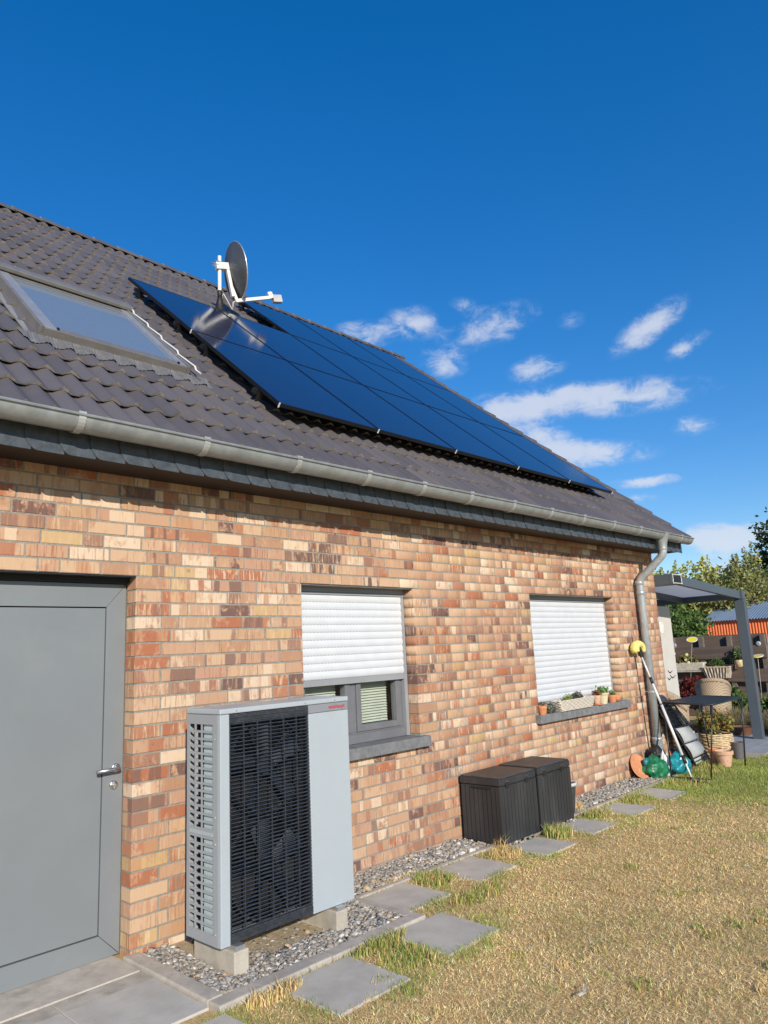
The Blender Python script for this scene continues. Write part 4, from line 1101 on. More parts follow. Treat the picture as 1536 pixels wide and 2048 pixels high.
b = MB(); b.lathe([(.03,0),(.04,.03),(.035,.03),(.0,.02)], 12); b.build('root_ball', T['soil'], t)
# white wicker trough
t = tag(empty('wicker_trough', (5.195, -.025, SZ)), 'long white wicker trough with sedum plants on the window sill', 'planter')
T['white_wicker'] = wicker_mat('white_wicker', (.36,.31,.25), (.74,.70,.62), 70, 160)
b = MB(); nW = 9
for k in range(nW):
    z = .008+k*.0128; g = .86+.14*k/(nW-1); wx, wy = .385*g, .062*g; pts = []
    for (ax_, ay, bx_, by, n) in ((-1,-1,1,-1,26),(1,-1,1,1,5),(1,1,-1,1,26),(-1,1,-1,-1,5)):
        for i in range(n):
            u = i/n; x = (ax_+(bx_-ax_)*u)*wx; y = (ay+(by-ay)*u)*wy; of = .0045*(1 if (i+k) % 2 else -1)
            pts.append((x+(of if ax_ == bx_ else 0), y+(of if ay == by else 0), z))
    b.tube(pts, .0072, 5, closed=True)
b.build('weave', T['white_wicker'], t, smooth=True)
b = MB(); b.box(-.325, .325, -.050, .050, .002, .085); b.build('liner', T['soil'], t)
foliage(t, np.vstack([clump_pts(10, 30, (-.13,0,.115), (.07,.04,.02), .014)]), .011, [(.22,.30,.07), (.28,.33,.10)], name='yellow_green_sedum', aspect=.6)
foliage(t, np.vstack([clump_pts(16, 36, (.09,0,.125), (.12,.045,.03), .016)]), .014, [(.10,.12,.10), (.16,.19,.14), (.13,.09,.09)], name='dark_rosettes', aspect=.5, updir=.4)
t = pot('flower_pot', 'small chalky pot with a red leaved plant, right of the white trough', (5.715, -.035, SZ+.016), std(.052, .095), 'terracotta_pale', 'pots on the window sill', .04, .085)
b = MB(); b.lathe([(.052,-.016),(.070,-.004),(.066,-.004),(.05,-.012),(0,-.012)], 24, cap0=True); b.build('saucer', T['terracotta'], t, smooth=True)
foliage(t, clump_pts(10, 20, (0,0,.115), (.045,.04,.015), .012), .014, [(.30,.06,.05), (.35,.12,.06), (.16,.18,.06)], updir=.3)
t = pot('flower_pot', 'cream glazed pot with a green succulent near the right end of the sill', (5.880, -.025, SZ), [(.046,0),(.066,.10),(.076,.108),(.080,.128),(.070,.130),(.06,.11),(.04,.02)], mat('cream_glaze', (.62,.55,.38), .4, var=.06), 'pots on the window sill', .06, .118)
foliage(t, clump_pts(14, 26, (0,0,.150), (.055,.05,.022), .014), .016, [(.16,.30,.08), (.22,.36,.12), (.12,.24,.06)], updir=.5)
t = pot('flower_pot', 'terracotta pot with a low succulent near the right end of the sill', (6.100, -.030, SZ), std(.060, .090), 'terracotta', 'pots on the window sill', .05, .08)
foliage(t, clump_pts(12, 20, (0,0,.105), (.05,.05,.014), .010), .013, [(.22,.34,.12), (.30,.38,.16)], updir=.5)
t = tag(empty('flower_pot', (6.245, -.01, SZ+.042)), 'empty round terracotta pot tipped over at the right end of the sill', 'flower pot', 'pots on the window sill')
b = MB(); b.lathe([(.0,-.055),(.030,-.052),(.046,-.02),(.050,.02),(.044,.052),(.040,.05),(.044,.02)], 20, (0,0,.006), (.25,.9,.2)); b.build('pot_body', T['terracotta'], t, smooth=True)

# ================================================================== THINGS LEANING AT THE HOUSE CORNER
t = tag(empty('window_mop', (6.715, -.627, 0)), 'window cleaning mop with yellow pad and telescopic white pole leaning on the wall', 'mop')
A = Vector((0,0,.012)); B = Vector((.125,.545,1.555)); dv = (B-A)
pt = lambda u: A+dv*u
T['pole_white'] = mat('white_pole', (.74,.74,.74), .35, metal=.2, var=.05); T['yellow_pad'] = mat('yellow_fleece', (.74,.66,.20), .95, var=.18, vscale=60, bump=1.0, bscale=220)
b = MB(); b.tube([pt(0), pt(.02)], .016, 10); b.build('rubber_foot', T['black'], t)
b = MB(); b.tube([pt(.02), pt(.13)], .011, 10); b.tube([pt(.17), pt(.55)], .0165, 12); b.tube([pt(.56), pt(.74)], .0145, 12); b.tube([pt(.76), pt(.93)], .011, 12); b.build('pole', T['pole_white'], t, smooth=True)
b = MB(); b.tube([pt(.115), pt(.175)], .021, 12); b.tube([pt(.715), pt(.765)], .0185, 12); b.build('pole_joint', T['black'], t, smooth=True)
b = MB(); b.bar(pt(.925), pt(.985), .035, .03); b.bar(pt(.97)+Vector((-.05,.0,.02)), pt(.97)+Vector((.06,.0,.0)), .028, .05); b.build('head_bracket', T['black'], t, bevel=.004)
fm = MB(); c0 = pt(1.0)
pth = [c0+Vector((-.075,-.01,-.045)), c0+Vector((-.085,0,-.005)), c0+Vector((-.055,.004,.035)), c0+Vector((.02,.006,.045)), c0+Vector((.085,.004,.030)), c0+Vector((.105,0,-.012)), c0+Vector((.10,-.005,-.045))]
pth = [c0+(p-c0)*1.3 for p in pth]; fm.tube(pth, [.050,.060,.056,.046,.046,.040,.024], 14)
o = fm.build('fleece_pad', T['yellow_pad'], t, smooth=True)
sb = o.modifiers.new('sub', 'SUBSURF'); sb.levels = sb.render_levels = 2
tx_ = bpy.data.textures.new('fleece', 'CLOUDS'); tx_.noise_scale = .018
dm = o.modifiers.new('fluff', 'DISPLACE'); dm.texture = tx_; dm.strength = .016; dm.mid_level = .4

# folded sun lounger
t = tag(empty('folded_lounger', (7.69, -.30, 0)), 'folded grey garden lounger leaning on the wall behind the folding table', 'lounger')
T['lounge_dark'] = mat('dark_mesh_fabric', (.03,.032,.035), .6, var=.2, vscale=90); T['lounge_pad'] = mat('grey_pad', (.36,.385,.40), .8, var=.08, vscale=30); T['dark_tube'] = mat('dark_tube', (.055,.06,.065), .35, metal=.4)
BL, BR, TL, TR = Vector((0,0,.01)), Vector((.50,.01,.03)), Vector((-.43,.20,.83)), Vector((.05,.22,.79))
q = lambda u, v: BL*(1-u)*(1-v)+BR*u*(1-v)+TR*u*v+TL*(1-u)*v
nl = (BR-BL).cross(TL-BL).normalized()
if nl.y > 0: nl = -nl
for u in (0, 1):
    b = MB(); b.tube([q(u, 0), q(u, .5), q(u, 1)], .014, 10); b.build('side_tube', T['dark_tube'], t, smooth=True)
for v in (0.06, .34, .62, .98):
    b = MB(); b.tube([q(0, v), q(1, v)], .011, 8); b.build('cross_tube', T['dark_tube'], t, smooth=True)
def panel(name, v0, v1, off, m, bulge=.0, inset=.03):
    b = MB(); n = 8
    for i in range(n+1):
        v = v0+(v1-v0)*i/n; k = nl*(off+bulge*math.sin(math.pi*i/n)**.6)
        b.v += [tuple(q(inset, v)+k), tuple(q(1-inset, v)+k)]
    for i in range(n): b.f.append((2*i, 2*i+1, 2*i+3, 2*i+2)); b.m.append(0)
    o = b.build(name, T[m], t, smooth=True); s = o.modifiers.new('thick', 'SOLIDIFY'); s.thickness = .008; return o
panel('seat_pad', .36, .60, .012, 'lounge_pad', .018); panel('foot_pad', .12, .345, .012, 'lounge_pad', .018); panel('lower_board', .02, .10, .006, 'lounge_pad', 0)
g = MB()
for k in range(9): v = .63+.33*k/8; g.tube([q(.03, v), q(.97, v)], .0045, 5)
for k in range(7): u = .05+.9*k/6; g.tube([q(u, .62), q(u, .97)], .0045, 5)
g.build('back_mesh_grid', T['lounge_dark'], t)
off2 = -nl*.06
b = MB()
for u in (0, 1): b.tube([q(u, .0)+off2, q(u, 1.0)+off2], .013, 8)
b.build('rear_tube', T['dark_tube'], t, smooth=True)
o = panel('rear_fabric', .03, 1.12, -.065, 'lounge_dark', .0, .02)
o = panel('head_cushion', .90, 1.17, -.035, 'dark_tube', .02, .18)
b = MB(); b.bar(q(.93, .47)+nl*.02, q(.99, .50)+nl*.02, .03, .02); b.build('hinge_knob', T['alu_white'], t, bevel=.004)

# folding table
t = tag(empty('folding_table', (6.88, -.90, 0)), 'black folding garden table with mesh top standing on the grass', 'table')
off = Vector((6.88, -.90, 0)); TZ = .862
cFL, cFR, cBR, cBL = [Vector(v)-off for v in ((7.06,-.235,TZ),(6.885,-.895,TZ),(8.0,-.87,TZ),(8.19,-.255,TZ))]
fFL, fFR, fBR, fBL = [Vector(v)-off for v in ((6.76,-.36,0),(6.785,-.815,0),(8.02,-.80,0),(8.23,-.30,0))]
T['tbl'] = mat('black_table_metal', (.030,.034,.042), .35, metal=.3, var=.15)
b = MB()
for (p, q_) in ((cFL,cFR),(cFR,cBR),(cBR,cBL),(cBL,cFL)): b.tube([p, q_], .014, 8)
b.build('table_frame', T['tbl'], t, smooth=True)
tq = lambda u, v: cFR*(1-u)*(1-v)+cBR*u*(1-v)+cBL*u*v+cFL*(1-u)*v
g = MB()
for k in range(1, 46): u = k/46; g.bar(tq(u, .01), tq(u, .99), .012, .004)
for k in range(1, 12): v = k/12; g.bar(tq(.01, v)+Vector((0,0,.003)), tq(.99, v)+Vector((0,0,.003)), .010, .003)
g.build('mesh_top', T['tbl'], t)
for (c, f) in ((cFL,fFL),(cFR,fFR),(cBR,fBR),(cBL,fBL)):
    b = MB(); b.tube([c-Vector((0,0,.01)), f], .0095, 8); lg = b.build('leg', T['tbl'], t, smooth=True)
    k = (tq(.5,.5)-c).normalized(); k.z = 0
    b = MB(); b.bar(c+k*.06-Vector((0,0,.01)), c+(f-c)*.14, .028, .010); b.build('corner_brace', T['tbl'], lg)
b = MB(); b.tube([fFL+Vector((0,0,.02)), fFR+Vector((0,0,.02))], .009, 8); b.bar(fFL*.75+fFR*.25+Vector((-.02,0,.012)), fFR+Vector((-.16,.0,.012)), .05, .012); b.build('foot_bar', T['tbl'], t)

# plastic sacks at the foot of the downpipe
def sack(name, label, loc, r, m, seed, top=None, knots=()):
    t = tag(empty(name, loc), label, 'sack')
    bm = bmesh.new(); bmesh.ops.create_icosphere(bm, subdivisions=4, radius=1.0)
    rr = np.random.default_rng(seed); ph_ = rr.uniform(0, 6.28, (14,)); fr_ = rr.normal(size=(14, 3))*rr.uniform(1.5, 7, (14, 1))
    for v in bm.verts:
        c = np.array(v.co); k = 1+sum(.05/(1+.25*np.linalg.norm(fr_[i]))*4*math.sin(fr_[i]@c*1.2+ph_[i]) for i in range(14))*.55
        k *= 1-.06*abs(math.sin(6*math.atan2(c[1], c[0])+2*c[2]))
        z = c[2]*k; 
        if z > .35: kk = max(.22, 1-(z-.35)*1.15); c[0] *= kk; c[1] *= kk
        v.co = (c[0]*k*r[0], c[1]*k*r[1], max(z, -.72)*r[2]+.72*r[2])
    me = bpy.data.meshes.new(name); bm.to_mesh(me); bm.free(); me.materials.append(m)
    so = link('sack_body', me, t); dmm = so.modifiers.new('creases', 'DISPLACE'); tx2 = bpy.data.textures.new('creases', 'STUCCI'); tx2.noise_scale = .05; dmm.texture = tx2; dmm.strength = .028; dmm.mid_level = .5
    me.polygons.foreach_set('use_smooth', [True]*len(me.polygons)); return t
T['green_bag'] = mat('green_plastic', (.012,.15,.065), .38, var=.35, vscale=16); T['teal_bag'] = mat('teal_plastic', (.01,.22,.26), .4, var=.3, vscale=14); T['white_bag'] = mat('white_plastic', (.62,.64,.62), .35, var=.2, vscale=20)
t = sack('plastic_sack', 'crumpled green plastic sack at the foot of the downpipe', (6.70, -.17, 0), (.19, .15, .17), T['green_bag'], 3)
b = MB(); b.tube([(-.09,.02,.235), (-.13,.03,.21), (-.16,.02,.17)], [.02,.035,.01], 10); b.build('teal_fold', T['teal_bag'], t, smooth=True)
t = sack('plastic_sack', 'crumpled teal plastic sack lying under the folded lounger', (7.16, -.27, 0), (.24, .17, .15), T['teal_bag'], 8)
b = MB(); b.lathe([(.0,.004),(.055,.0)], 20, (-.07,-.125,.16), (-.35,-.75,.5)); b.build('white_print', T['white_bag'], t)
t = sack('plastic_sack', 'narrow white plastic sack between the green and teal sacks', (6.89, -.24, 0), (.06, .065, .19), T['white_bag'], 5)
t = sack('plastic_sack', 'small black plastic sack heaped on the green sack against the pipe', (6.90, -.13, .17), (.10, .09, .12), T['black'], 12)
t = tag(empty('terracotta_saucer', (6.515, -.075, .0)), 'round terracotta saucer leaning against the brick wall', 'saucer')
ang = Vector((-.20, -.88, .42)).normalized()
b = MB(); b.lathe([(0,0),(.125,0),(.150,.018),(.145,.020),(.12,.006),(0,.006)], 32, (0,0,.150), tuple(ang), wob=.02); b.build('saucer_body', T['terracotta'], t, smooth=False, autosmooth=40)

# ================================================================== POTS BY THE TERRACE
T['cane'] = mat('pale_cane', (.56,.43,.26), .6, var=.25, vscale=40)
def basket(loc, r, h, lab, m='cane'):
    t = tag(empty('wicker_basket', loc), lab, 'basket'); n = 14; b = MB()
    for k in range(n):
        z = .012+(h-.02)*k/(n-1); rr = r*(.84+.16*math.sin(math.pi*(.15+.6*k/(n-1)))); pts = []
        for i in range(32): a = 2*math.pi*i/32; of = .007*(1 if ((i//2)+k) % 2 else -1); pts.append(((rr+of)*math.cos(a), (rr+of)*math.sin(a), z+.003*math.sin(a*5+k)))
        b.tube(pts, h/n*.56, 5, closed=True)
    b.build('weave', T[m], t, smooth=True)
    b = MB(); b.lathe([(r*.8,.01),(r*.84,h*.55),(r*.82,h-.03),(0,h-.02)], 24, cap0=True); b.build('liner', T['soil'], t); return t
t = basket((8.62, -.25, 0), .215, .32, 'round pale cane basket holding a yellowing leafy plant behind the table')
foliage(t, np.vstack([clump_pts(34, 40, (0,0,.46), (.23,.22,.17), .035)]), .030, [(.16,.20,.05), (.32,.30,.06), (.38,.20,.05), (.10,.13,.04), (.42,.34,.10)])
b = MB()
for k in range(10): a = k*.63; b.tube([(0,0,.28), (.10*math.cos(a), .10*math.sin(a), .42), (.17*math.cos(a), .17*math.sin(a), .56)], .004, 5)
b.build('stems', T['bark'], t)
t = pot('flower_pot', 'tapered limed terracotta pot on the grass beside the table leg', (7.87, -.60, .004), [(.072,0),(.104,.145),(.118,.150),(.121,.195),(.106,.196),(.095,.16),(.06,.02)], 'terracotta_pale', None, .095, .165)
t = pot('flower_pot', 'orange terracotta pot half hidden behind the limed pot', (8.05, -.43, .004), [(.060,0),(.078,.15),(.088,.152),(.090,.19),(.078,.19),(.07,.15),(.05,.02)], 'terracotta', None, .07, .17)
t = pot('flower_pot', 'dark grey pot right of the cane basket', (8.60, -.53, .004), [(.065,0),(.085,.20),(.088,.215),(.08,.215),(.06,.02)], mat('dark_grey_pot', (.10,.10,.105), .6), None, .075, .19)

# ================================================================== TERRACE: screen wall, pergola, chairs, fence
T['render'] = mat('cream_render', (.49,.475,.445), .9, var=.04, vscale=6, bump=.3, bscale=200)
t = tag(empty('garden_wall', (7.80, .55, 0)), 'smooth cream rendered wall under the pergola at the house corner', 'wall')
b = MB(); b.box(0, 1.70, 0, .12, -.1, 2.165); b.build('wall_body', T['render'], t)
b = MB(); b.lathe([(0,.008),(.085,.008),(.09,0)], 28, (1.30,0,1.832), (0,-1,0)); pl = b.build('round_plaque', mat('plaque_white', (.75,.74,.70), .6), t)
b = MB(); b.lathe([(.058,.0095),(.066,.0095)], 28, (1.30,0,1.832), (0,-1,0)); b.box(1.27,1.33,-.0098,-.0092,1.838,1.846); b.box(1.277,1.323,-.0098,-.0092,1.805,1.813); b.build('plaque_print', mat('plaque_grey', (.42,.41,.39), .6), pl)
b = MB()
for (x, z, s) in ((1.42,1.14,1.2), (1.50,1.06,1.4), (1.36,1.04,1.)): b.tube([(x-.07*s,-.006,z+.03*s),(x-.02*s,-.008,z),(x,-.008,z-.008),(x+.03*s,-.008,z+.005),(x+.09*s,-.006,z+.02*s)], [.002,.006,.008,.006,.002], 6)
b.build('metal_birds', T['black'], t)

T['perg'] = mat('anthracite_aluminium', (.075,.095,.118), .4, var=.05, vscale=3); m_, N_, p_ = newmat('opal_sheet'); p_.inputs['Base Color'].default_value = (.72,.73,.74,1); p_.inputs['Roughness'].default_value = .4
tr_ = N_.n('ShaderNodeBsdfTranslucent', None, Color=(.85,.86,.88,1)); mx_ = N_.n('ShaderNodeMixShader', None, i0=.6, i1=p_.outputs[0], i2=tr_.outputs[0])
N_.set([q for q in m_.node_tree.nodes if q.type == 'OUTPUT_MATERIAL'][0].inputs[0], mx_.outputs[0]); T['perg_roof'] = m_
pg = tag(empty('pergola', (10.60, -.19, 0)), 'anthracite patio roof with slim posts at the corner of the house', 'pergola')
PO = Vector((10.60, -.19, 0))
zt_ = lambda x: 2.545-.062*(x-7.80)       # top of the sloping roof
def rafter(y):
    b = MB(); x0, x1 = 8.102, 10.54
    P = [(x, yy, zt_(x)+dz) for dz in (-.125, 0) for (x, yy) in ((x0,y-.03),(x1,y-.03),(x1,y+.03),(x0,y+.03))]
    P = [tuple(Vector(p)-PO) for p in P]; b.add(P, [(0,3,2,1),(4,5,6,7),(0,1,5,4),(1,2,6,5),(2,3,7,6),(3,0,4,7)])
    b.build('rafter', T['perg'], pg)
ys = (-.19, .75, 1.70, 2.65)
for y in ys: rafter(y)
def pbox(x0, x1, y0, y1, z0, z1, name, m, bev=.004):
    b = MB(); b.box(x0-PO.x, x1-PO.x, y0-PO.y, y1-PO.y, z0, z1); return b.build(name, T[m], pg, bevel=bev)
pbox(7.775, 8.10, -.245, 2.72, 2.40, 2.54, 'wall_beam', 'perg')
pbox(7.79, 8.085, -.252, -.247, 2.412, 2.528, 'beam_end_cap', 'black', 0)
b = MB(); q0 = Vector((7.9375,-.251,2.47))-PO; pts = []
for k in range(40):
    a = 2*math.pi*k/40; r_ = .066/max(abs(math.cos(a)), abs(math.sin(a))); pts.append(q0+Vector((2.2*r_*math.cos(a)+random.uniform(-.006,.006), -.003, r_*math.sin(a)*.92+random.uniform(-.006,.006))))
b.tube(pts, .006, 5, closed=True); b.build('torn_foil', T['white_bag'], pg)
pbox(10.535, 10.665, -.26, 2.72, 2.245, 2.385, 'gutter_beam', 'perg')
for y in (-.19, 2.65):
    pbox(10.545, 10.655, y-.078, y+.078, .0, 2.243, 'post', 'perg', .006)
for a, c in zip(ys[:-1], ys[1:]):
    b = MB(); P = [(x, yy, zt_(x)+dz) for dz in (-.03, -.012) for (x, yy) in ((8.105,a+.031),(10.533,a+.031),(10.533,c-.031),(8.105,c-.031))]
    P = [tuple(Vector(p)-PO) for p in P]; b.add(P, [(0,3,2,1),(4,5,6,7),(0,1,5,4),(1,2,6,5),(2,3,7,6),(3,0,4,7)]); b.build('roof_sheet', T['perg_roof'], pg)

# fence of alternating boards
T['fence'] = mat('dark_brown_stain', (.115,.085,.07), .7, var=.22, vscale=9, bump=.4, bscale=40, stretch=(1,.15,1.5)); T['fence2'] = mat('fence_post_brown', (.14,.115,.10), .75, var=.2, vscale=12)
fn = tag(empty('fence', (14.0, .50, 0)), 'dark brown fence of wide boards fixed alternately on both sides behind the terrace', 'fence')
fy1 = 5.2-.5
bm_ = MB(); bm_.box(-.012, .012, 0, fy1, -.008, .246); fme = bm_.mesh('board', T['fence'])
for k in range(7):
    o = link('board', fme, fn, (-.065 if k % 2 else .065, 0, .015+k*.236))
pm_ = MB(); pm_.box(-.045, .045, -.045, .045, -.1, 1.66); pme_ = pm_.mesh('post', T['fence2'])
for y in (.06, .72, 1.30, 1.92, 2.55, 3.2, 3.85, 4.5): link('post', pme_, fn, (0, y, 0))
for (y, z) in ((.13, 1.47), (1.86, 1.50)):
    b = MB(); b.lathe([(0,.02),(.028,.02),(.045,.012),(.05,0)], 20, (-.082, y, z), (-1,0,0)); b.build('round_plate', mat('tin_plate', (.55,.55,.55), .4, metal=.5), fn)

T['trough'] = mat('weathered_trough', (.50,.46,.38), .85, var=.2, vscale=20, bump=.6, bscale=40)
t = tag(empty('hanging_trough', (13.82, 2.02, .93)), 'long stone coloured trough with yellow flowers hung on the dark fence', 'planter')
b = MB(); b.box(-.10, .10, -.30, .30, 0, .03); b.box(-.11, -.085, -.31, .31, .03, .20); b.box(.085, .11, -.31, .31, .03, .20); b.box(-.084, .084, -.31, -.285, .03, .20); b.box(-.084, .084, .285, .31, .03, .20); b.build('trough_body', T['trough'], t, bevel=.01)
b = MB(); b.box(-.083, .083, -.28, .28, .03, .17); b.build('soil', T['soil'], t)
foliage(t, clump_pts(22, 34, (0,.06,.26), (.10,.26,.08), .03), .030, [(.14,.18,.06), (.22,.24,.08), (.30,.30,.12), (.30,.08,.06)])
b = MB()
for (y, z) in ((.29,.40), (.02,.37), (.05,.26), (-.0,.20)): b.lathe([(0,.012),(.028,.008),(.034,0)], 12, (-.10, y, z), (-1,0,.2))
b.build('flowers', mat('yellow_flower', (.70,.66,.28), .7), t)
t = tag(empty('hanging_basket_trough', (13.80, 1.46, .80)), 'whitewashed wicker trough with a green conifer hung on the dark fence', 'planter')
T['pale_wicker'] = wicker_mat('pale_wicker', (.20,.15,.11), (.62,.55,.46), 55, 30)
b = MB(); w0, w1, d0, d1 = .22, .275, .09, .12
P = [(-d0,-w0,0),(d0,-w0,0),(d0,w0,0),(-d0,w0,0),(-d1,-w1,.22),(d1,-w1,.25),(d1,w1,.25),(-d1,w1,.22)]; b.add(P, [(0,3,2,1),(0,1,5,4),(1,2,6,5),(2,3,7,6),(3,0,4,7)]); b.build('trough_body', T['pale_wicker'], t)
b = MB(); b.tube([(-d1,-w1,.225),(d1,-w1,.25),(d1,w1,.25),(-d1,w1,.225)], .018, 6, closed=True); b.build('rim', T['cane'], t)
for k in range(8): 
    y = -w1+.05+k*(2*w1-.10)/7; b = MB(); b.tube([(-d0-.006,y*w0/w1,0),(-d1-.006,y,.22)], .013, 5); b.build('stake', T['pale_wicker'], t)
b = MB(); b.box(-.10, .10, -.24, .24, .14, .17); b.build('soil', T['soil'], t)
foliage(t, clump_pts(24, 40, (0,.03,.28), (.10,.20,.09), .03), .026, [(.06,.13,.04), (.10,.18,.05), (.14,.22,.07)], updir=.6, aspect=.35)
t = pot('hanging_pot', 'round wicker hanging pot with a spiky plant near the pergola post', (13.82, 1.02, 1.02), [(.05,0),(.085,.05),(.095,.12),(.09,.14),(.07,.12),(.05,.03)], 'cane', None, .08, .12, cat='planter')
foliage(t, clump_pts(24, 26, (0,.02,.24), (.13,.15,.13), .03), .034, [(.12,.17,.07), (.20,.24,.10), (.08,.12,.05)], aspect=.3)
# yellow garden discs on wires
T['yel'] = mat('yellow_disc', (.80,.62,.02), .45, var=.04); T['disc_rim'] = mat('pale_disc_rim', (.72,.70,.50), .5)
for (bx, by, tx2, ty, tz, dn, lab) in ((12.8,1.806,12.8,1.526,1.611,(-.45,-.1,.85),'yellow disc on a thin wire rising left of the pergola post'), (12.8,.40,12.8,.335,1.25,(-.25,.05,.95),'yellow disc on a thin wire right of the pergola post')):
    t = tag(empty('garden_disc', (bx, by, 0)), lab, 'garden ornament', 'yellow garden discs')
    tp = Vector((tx2-bx, ty-by, tz))
    b = MB(); b.tube([(0,0,0), tuple(tp*.5+Vector((0,-.01,0))), tuple(tp)], .004, 5); b.build('wire', T['alu'], t)
    b = MB(); b.lathe([(0,.006),(.085,.006),(.085,0),(0,0)], 28, tuple(tp), dn); b.build('disc', T['yel'], t)
    b = MB(); b.lathe([(.085,.008),(.105,.010),(.105,-.002),(.085,-.002)], 28, tuple(tp), dn); b.build('disc_rim', T['disc_rim'], t)
# wicker armchairs
T['wick'] = wicker_mat('brown_wicker', (.19,.135,.085), (.46,.36,.25), 130, 130); T['wick_dark'] = wicker_mat('dark_wicker', (.12,.09,.06), (.33,.25,.17), 120, 120)
def armchair(loc, rz, lab):
    t = tag(empty('wicker_armchair', loc, rz), lab, 'armchair', 'wicker armchairs on the terrace'); r = .27; n = 26
    hgt = lambda a: .88-.26*(abs(a)/R_(115))**2.2
    b = MB(); top = []
    for i in range(n+1):
        a = R_(-115)+R_(230)*i/n; x, y = -r*math.cos(a), r*math.sin(a)*.98
        for (k, z) in ((.90, .10), (.95, .42), (1.0, hgt(a)-.02)): b.v.append((x*k, y*k, z))
        top.append((x, y, hgt(a)))
    for i in range(n):
        for k in range(2): a = i*3+k; b.f.append((a, a+3, a+4, a+1)); b.m.append(0)
    o = b.build('back_shell', T['wick'], t, smooth=True); s = o.modifiers.new('thick', 'SOLIDIFY'); s.thickness = .045; s.offset = 0
    b = MB(); b.tube(top, .042, 10); b.build('rolled_rim', T['wick'], t, smooth=True)
    b = MB(); b.box(-.21, .28, -.21, .21, .30, .42); b.build('seat', T['wick_dark'], t, bevel=.02)
    b = MB(); b.box(.22, .27, -.22, .22, .10, .30); b.build('apron', T['wick_dark'], t, bevel=.01)
    for (x, y) in ((-.18,-.16), (-.18,.16), (.22,-.19), (.22,.19)):
        b = MB(); b.tube([(x,y,0),(x,y,.12)], .025, 8); b.build('leg', T['wick_dark'], t)
    return t
armchair((11.6, .80, .016), R_(20), 'brown wicker armchair with rolled rim behind the folding table')
armchair((8.72, .26, .016), R_(-70), 'brown wicker armchair partly hidden by the house corner')

# ================================================================== PLANTS OF THE FAR BED
def shrub(name, label, loc, r, n, size, cols, cr=.05, per=40, group=None, aspect=.5, upd=.1, cat='shrub', stem=True):
    t = tag(empty(name, loc), label, cat, group)
    foliage(t, clump_pts(n, per, (0,0,r[2]), r, cr), size, cols, aspect=aspect, updir=upd)
    if stem:
        b = MB()
        for k in range(7): a = k*.9; b.tube([(0,0,-.02), (r[0]*.3*math.cos(a), r[1]*.3*math.sin(a), r[2]*.7), (r[0]*.7*math.cos(a), r[1]*.7*math.sin(a), r[2]*1.5)], .008, 5)
        b.build('stems', T['bark'], t)
    return t
G1 = [(.08,.15,.03), (.12,.20,.04), (.17,.25,.06), (.06,.11,.03)]
shrub('leafy_shrub', 'bright green leafy shrub left of the pergola post', (12.35, .72, 0), (.30,.42,.36), 44, .055, G1, group='green shrubs in the far bed')
shrub('leafy_shrub', 'bright green leafy shrub right of the pergola post', (12.2, -.15, 0), (.30,.40,.30), 40, .055, G1, group='green shrubs in the far bed')
shrub('red_maple', 'small red leaved maple in front of the dark fence', (12.75, 1.62, .25), (.28,.45,.30), 46, .045, [(.22,.03,.025), (.16,.02,.02), (.28,.06,.03), (.10,.025,.02)], aspect=.3)
def blades(name, label, loc, rx2, ry2, h, n, cols, cat='plant', group=None, w=.004):
    t = tag(empty(name, loc), label, cat, group)
    a = rng.uniform(0, 6.28, n); q_ = np.sqrt(rng.random(n)); x = q_*rx2*np.cos(a); y = q_*ry2*np.sin(a)
    L = h*rng.uniform(.6, 1.1, n)*(1-.4*q_**2); lean = rng.normal(size=(n, 2))*.25*L[:, None]+np.stack([x, y], 1)*.35
    wd = rng.uniform(0, 6.28, n); wv = np.stack([np.cos(wd), np.sin(wd), np.zeros(n)], 1)*w
    p0 = np.stack([x, y, np.zeros(n)], 1); p1 = p0+np.stack([lean[:,0], lean[:,1], L], 1)
    P = np.stack([p0-wv, p0+wv, p1+wv*.5, p1-wv*.5], 1).reshape(-1, 3); Fq = np.arange(4*n).reshape(n, 4)
    cc = np.array(cols)[rng.integers(0, len(cols), n)]*rng.uniform(.75, 1.25, (n, 1))
    link('stalks', arr_mesh('stalks', P, Fq, T['leaf'], facecol=cc), t)
    b = MB(); b.lathe([(0,.05),(rx2*.5,.03),(rx2*.8,-.02)], 14); b.build('root_clump', T['soil'], t); return t
LV = [(.22,.20,.10), (.30,.27,.15), (.16,.15,.08), (.26,.21,.15)]
blades('lavender', 'grey green lavender mound left of the pergola post', (11.65, .55, 0), .36, .42, .42, 2600, LV, 'plant', 'lavender mounds')
blades('lavender', 'grey green lavender mound right of the pergola post', (11.55, -.30, 0), .36, .38, .40, 2200, LV, 'plant', 'lavender mounds')
pot('flower_bowl', 'low brown bowl on the terrace just left of the post foot', (11.05, .20, .016), [(.12,0),(.19,.12),(.20,.13),(.18,.13),(.1,.03)], mat('brown_bowl', (.17,.085,.055), .6), None, .17, .11)
pot('flower_bowl', 'low terracotta bowl at the right photo edge on the terrace', (10.95, -.42, .016), [(.10,0),(.16,.14),(.17,.15),(.15,.15),(.1,.03)], 'terracotta', None, .14, .13)

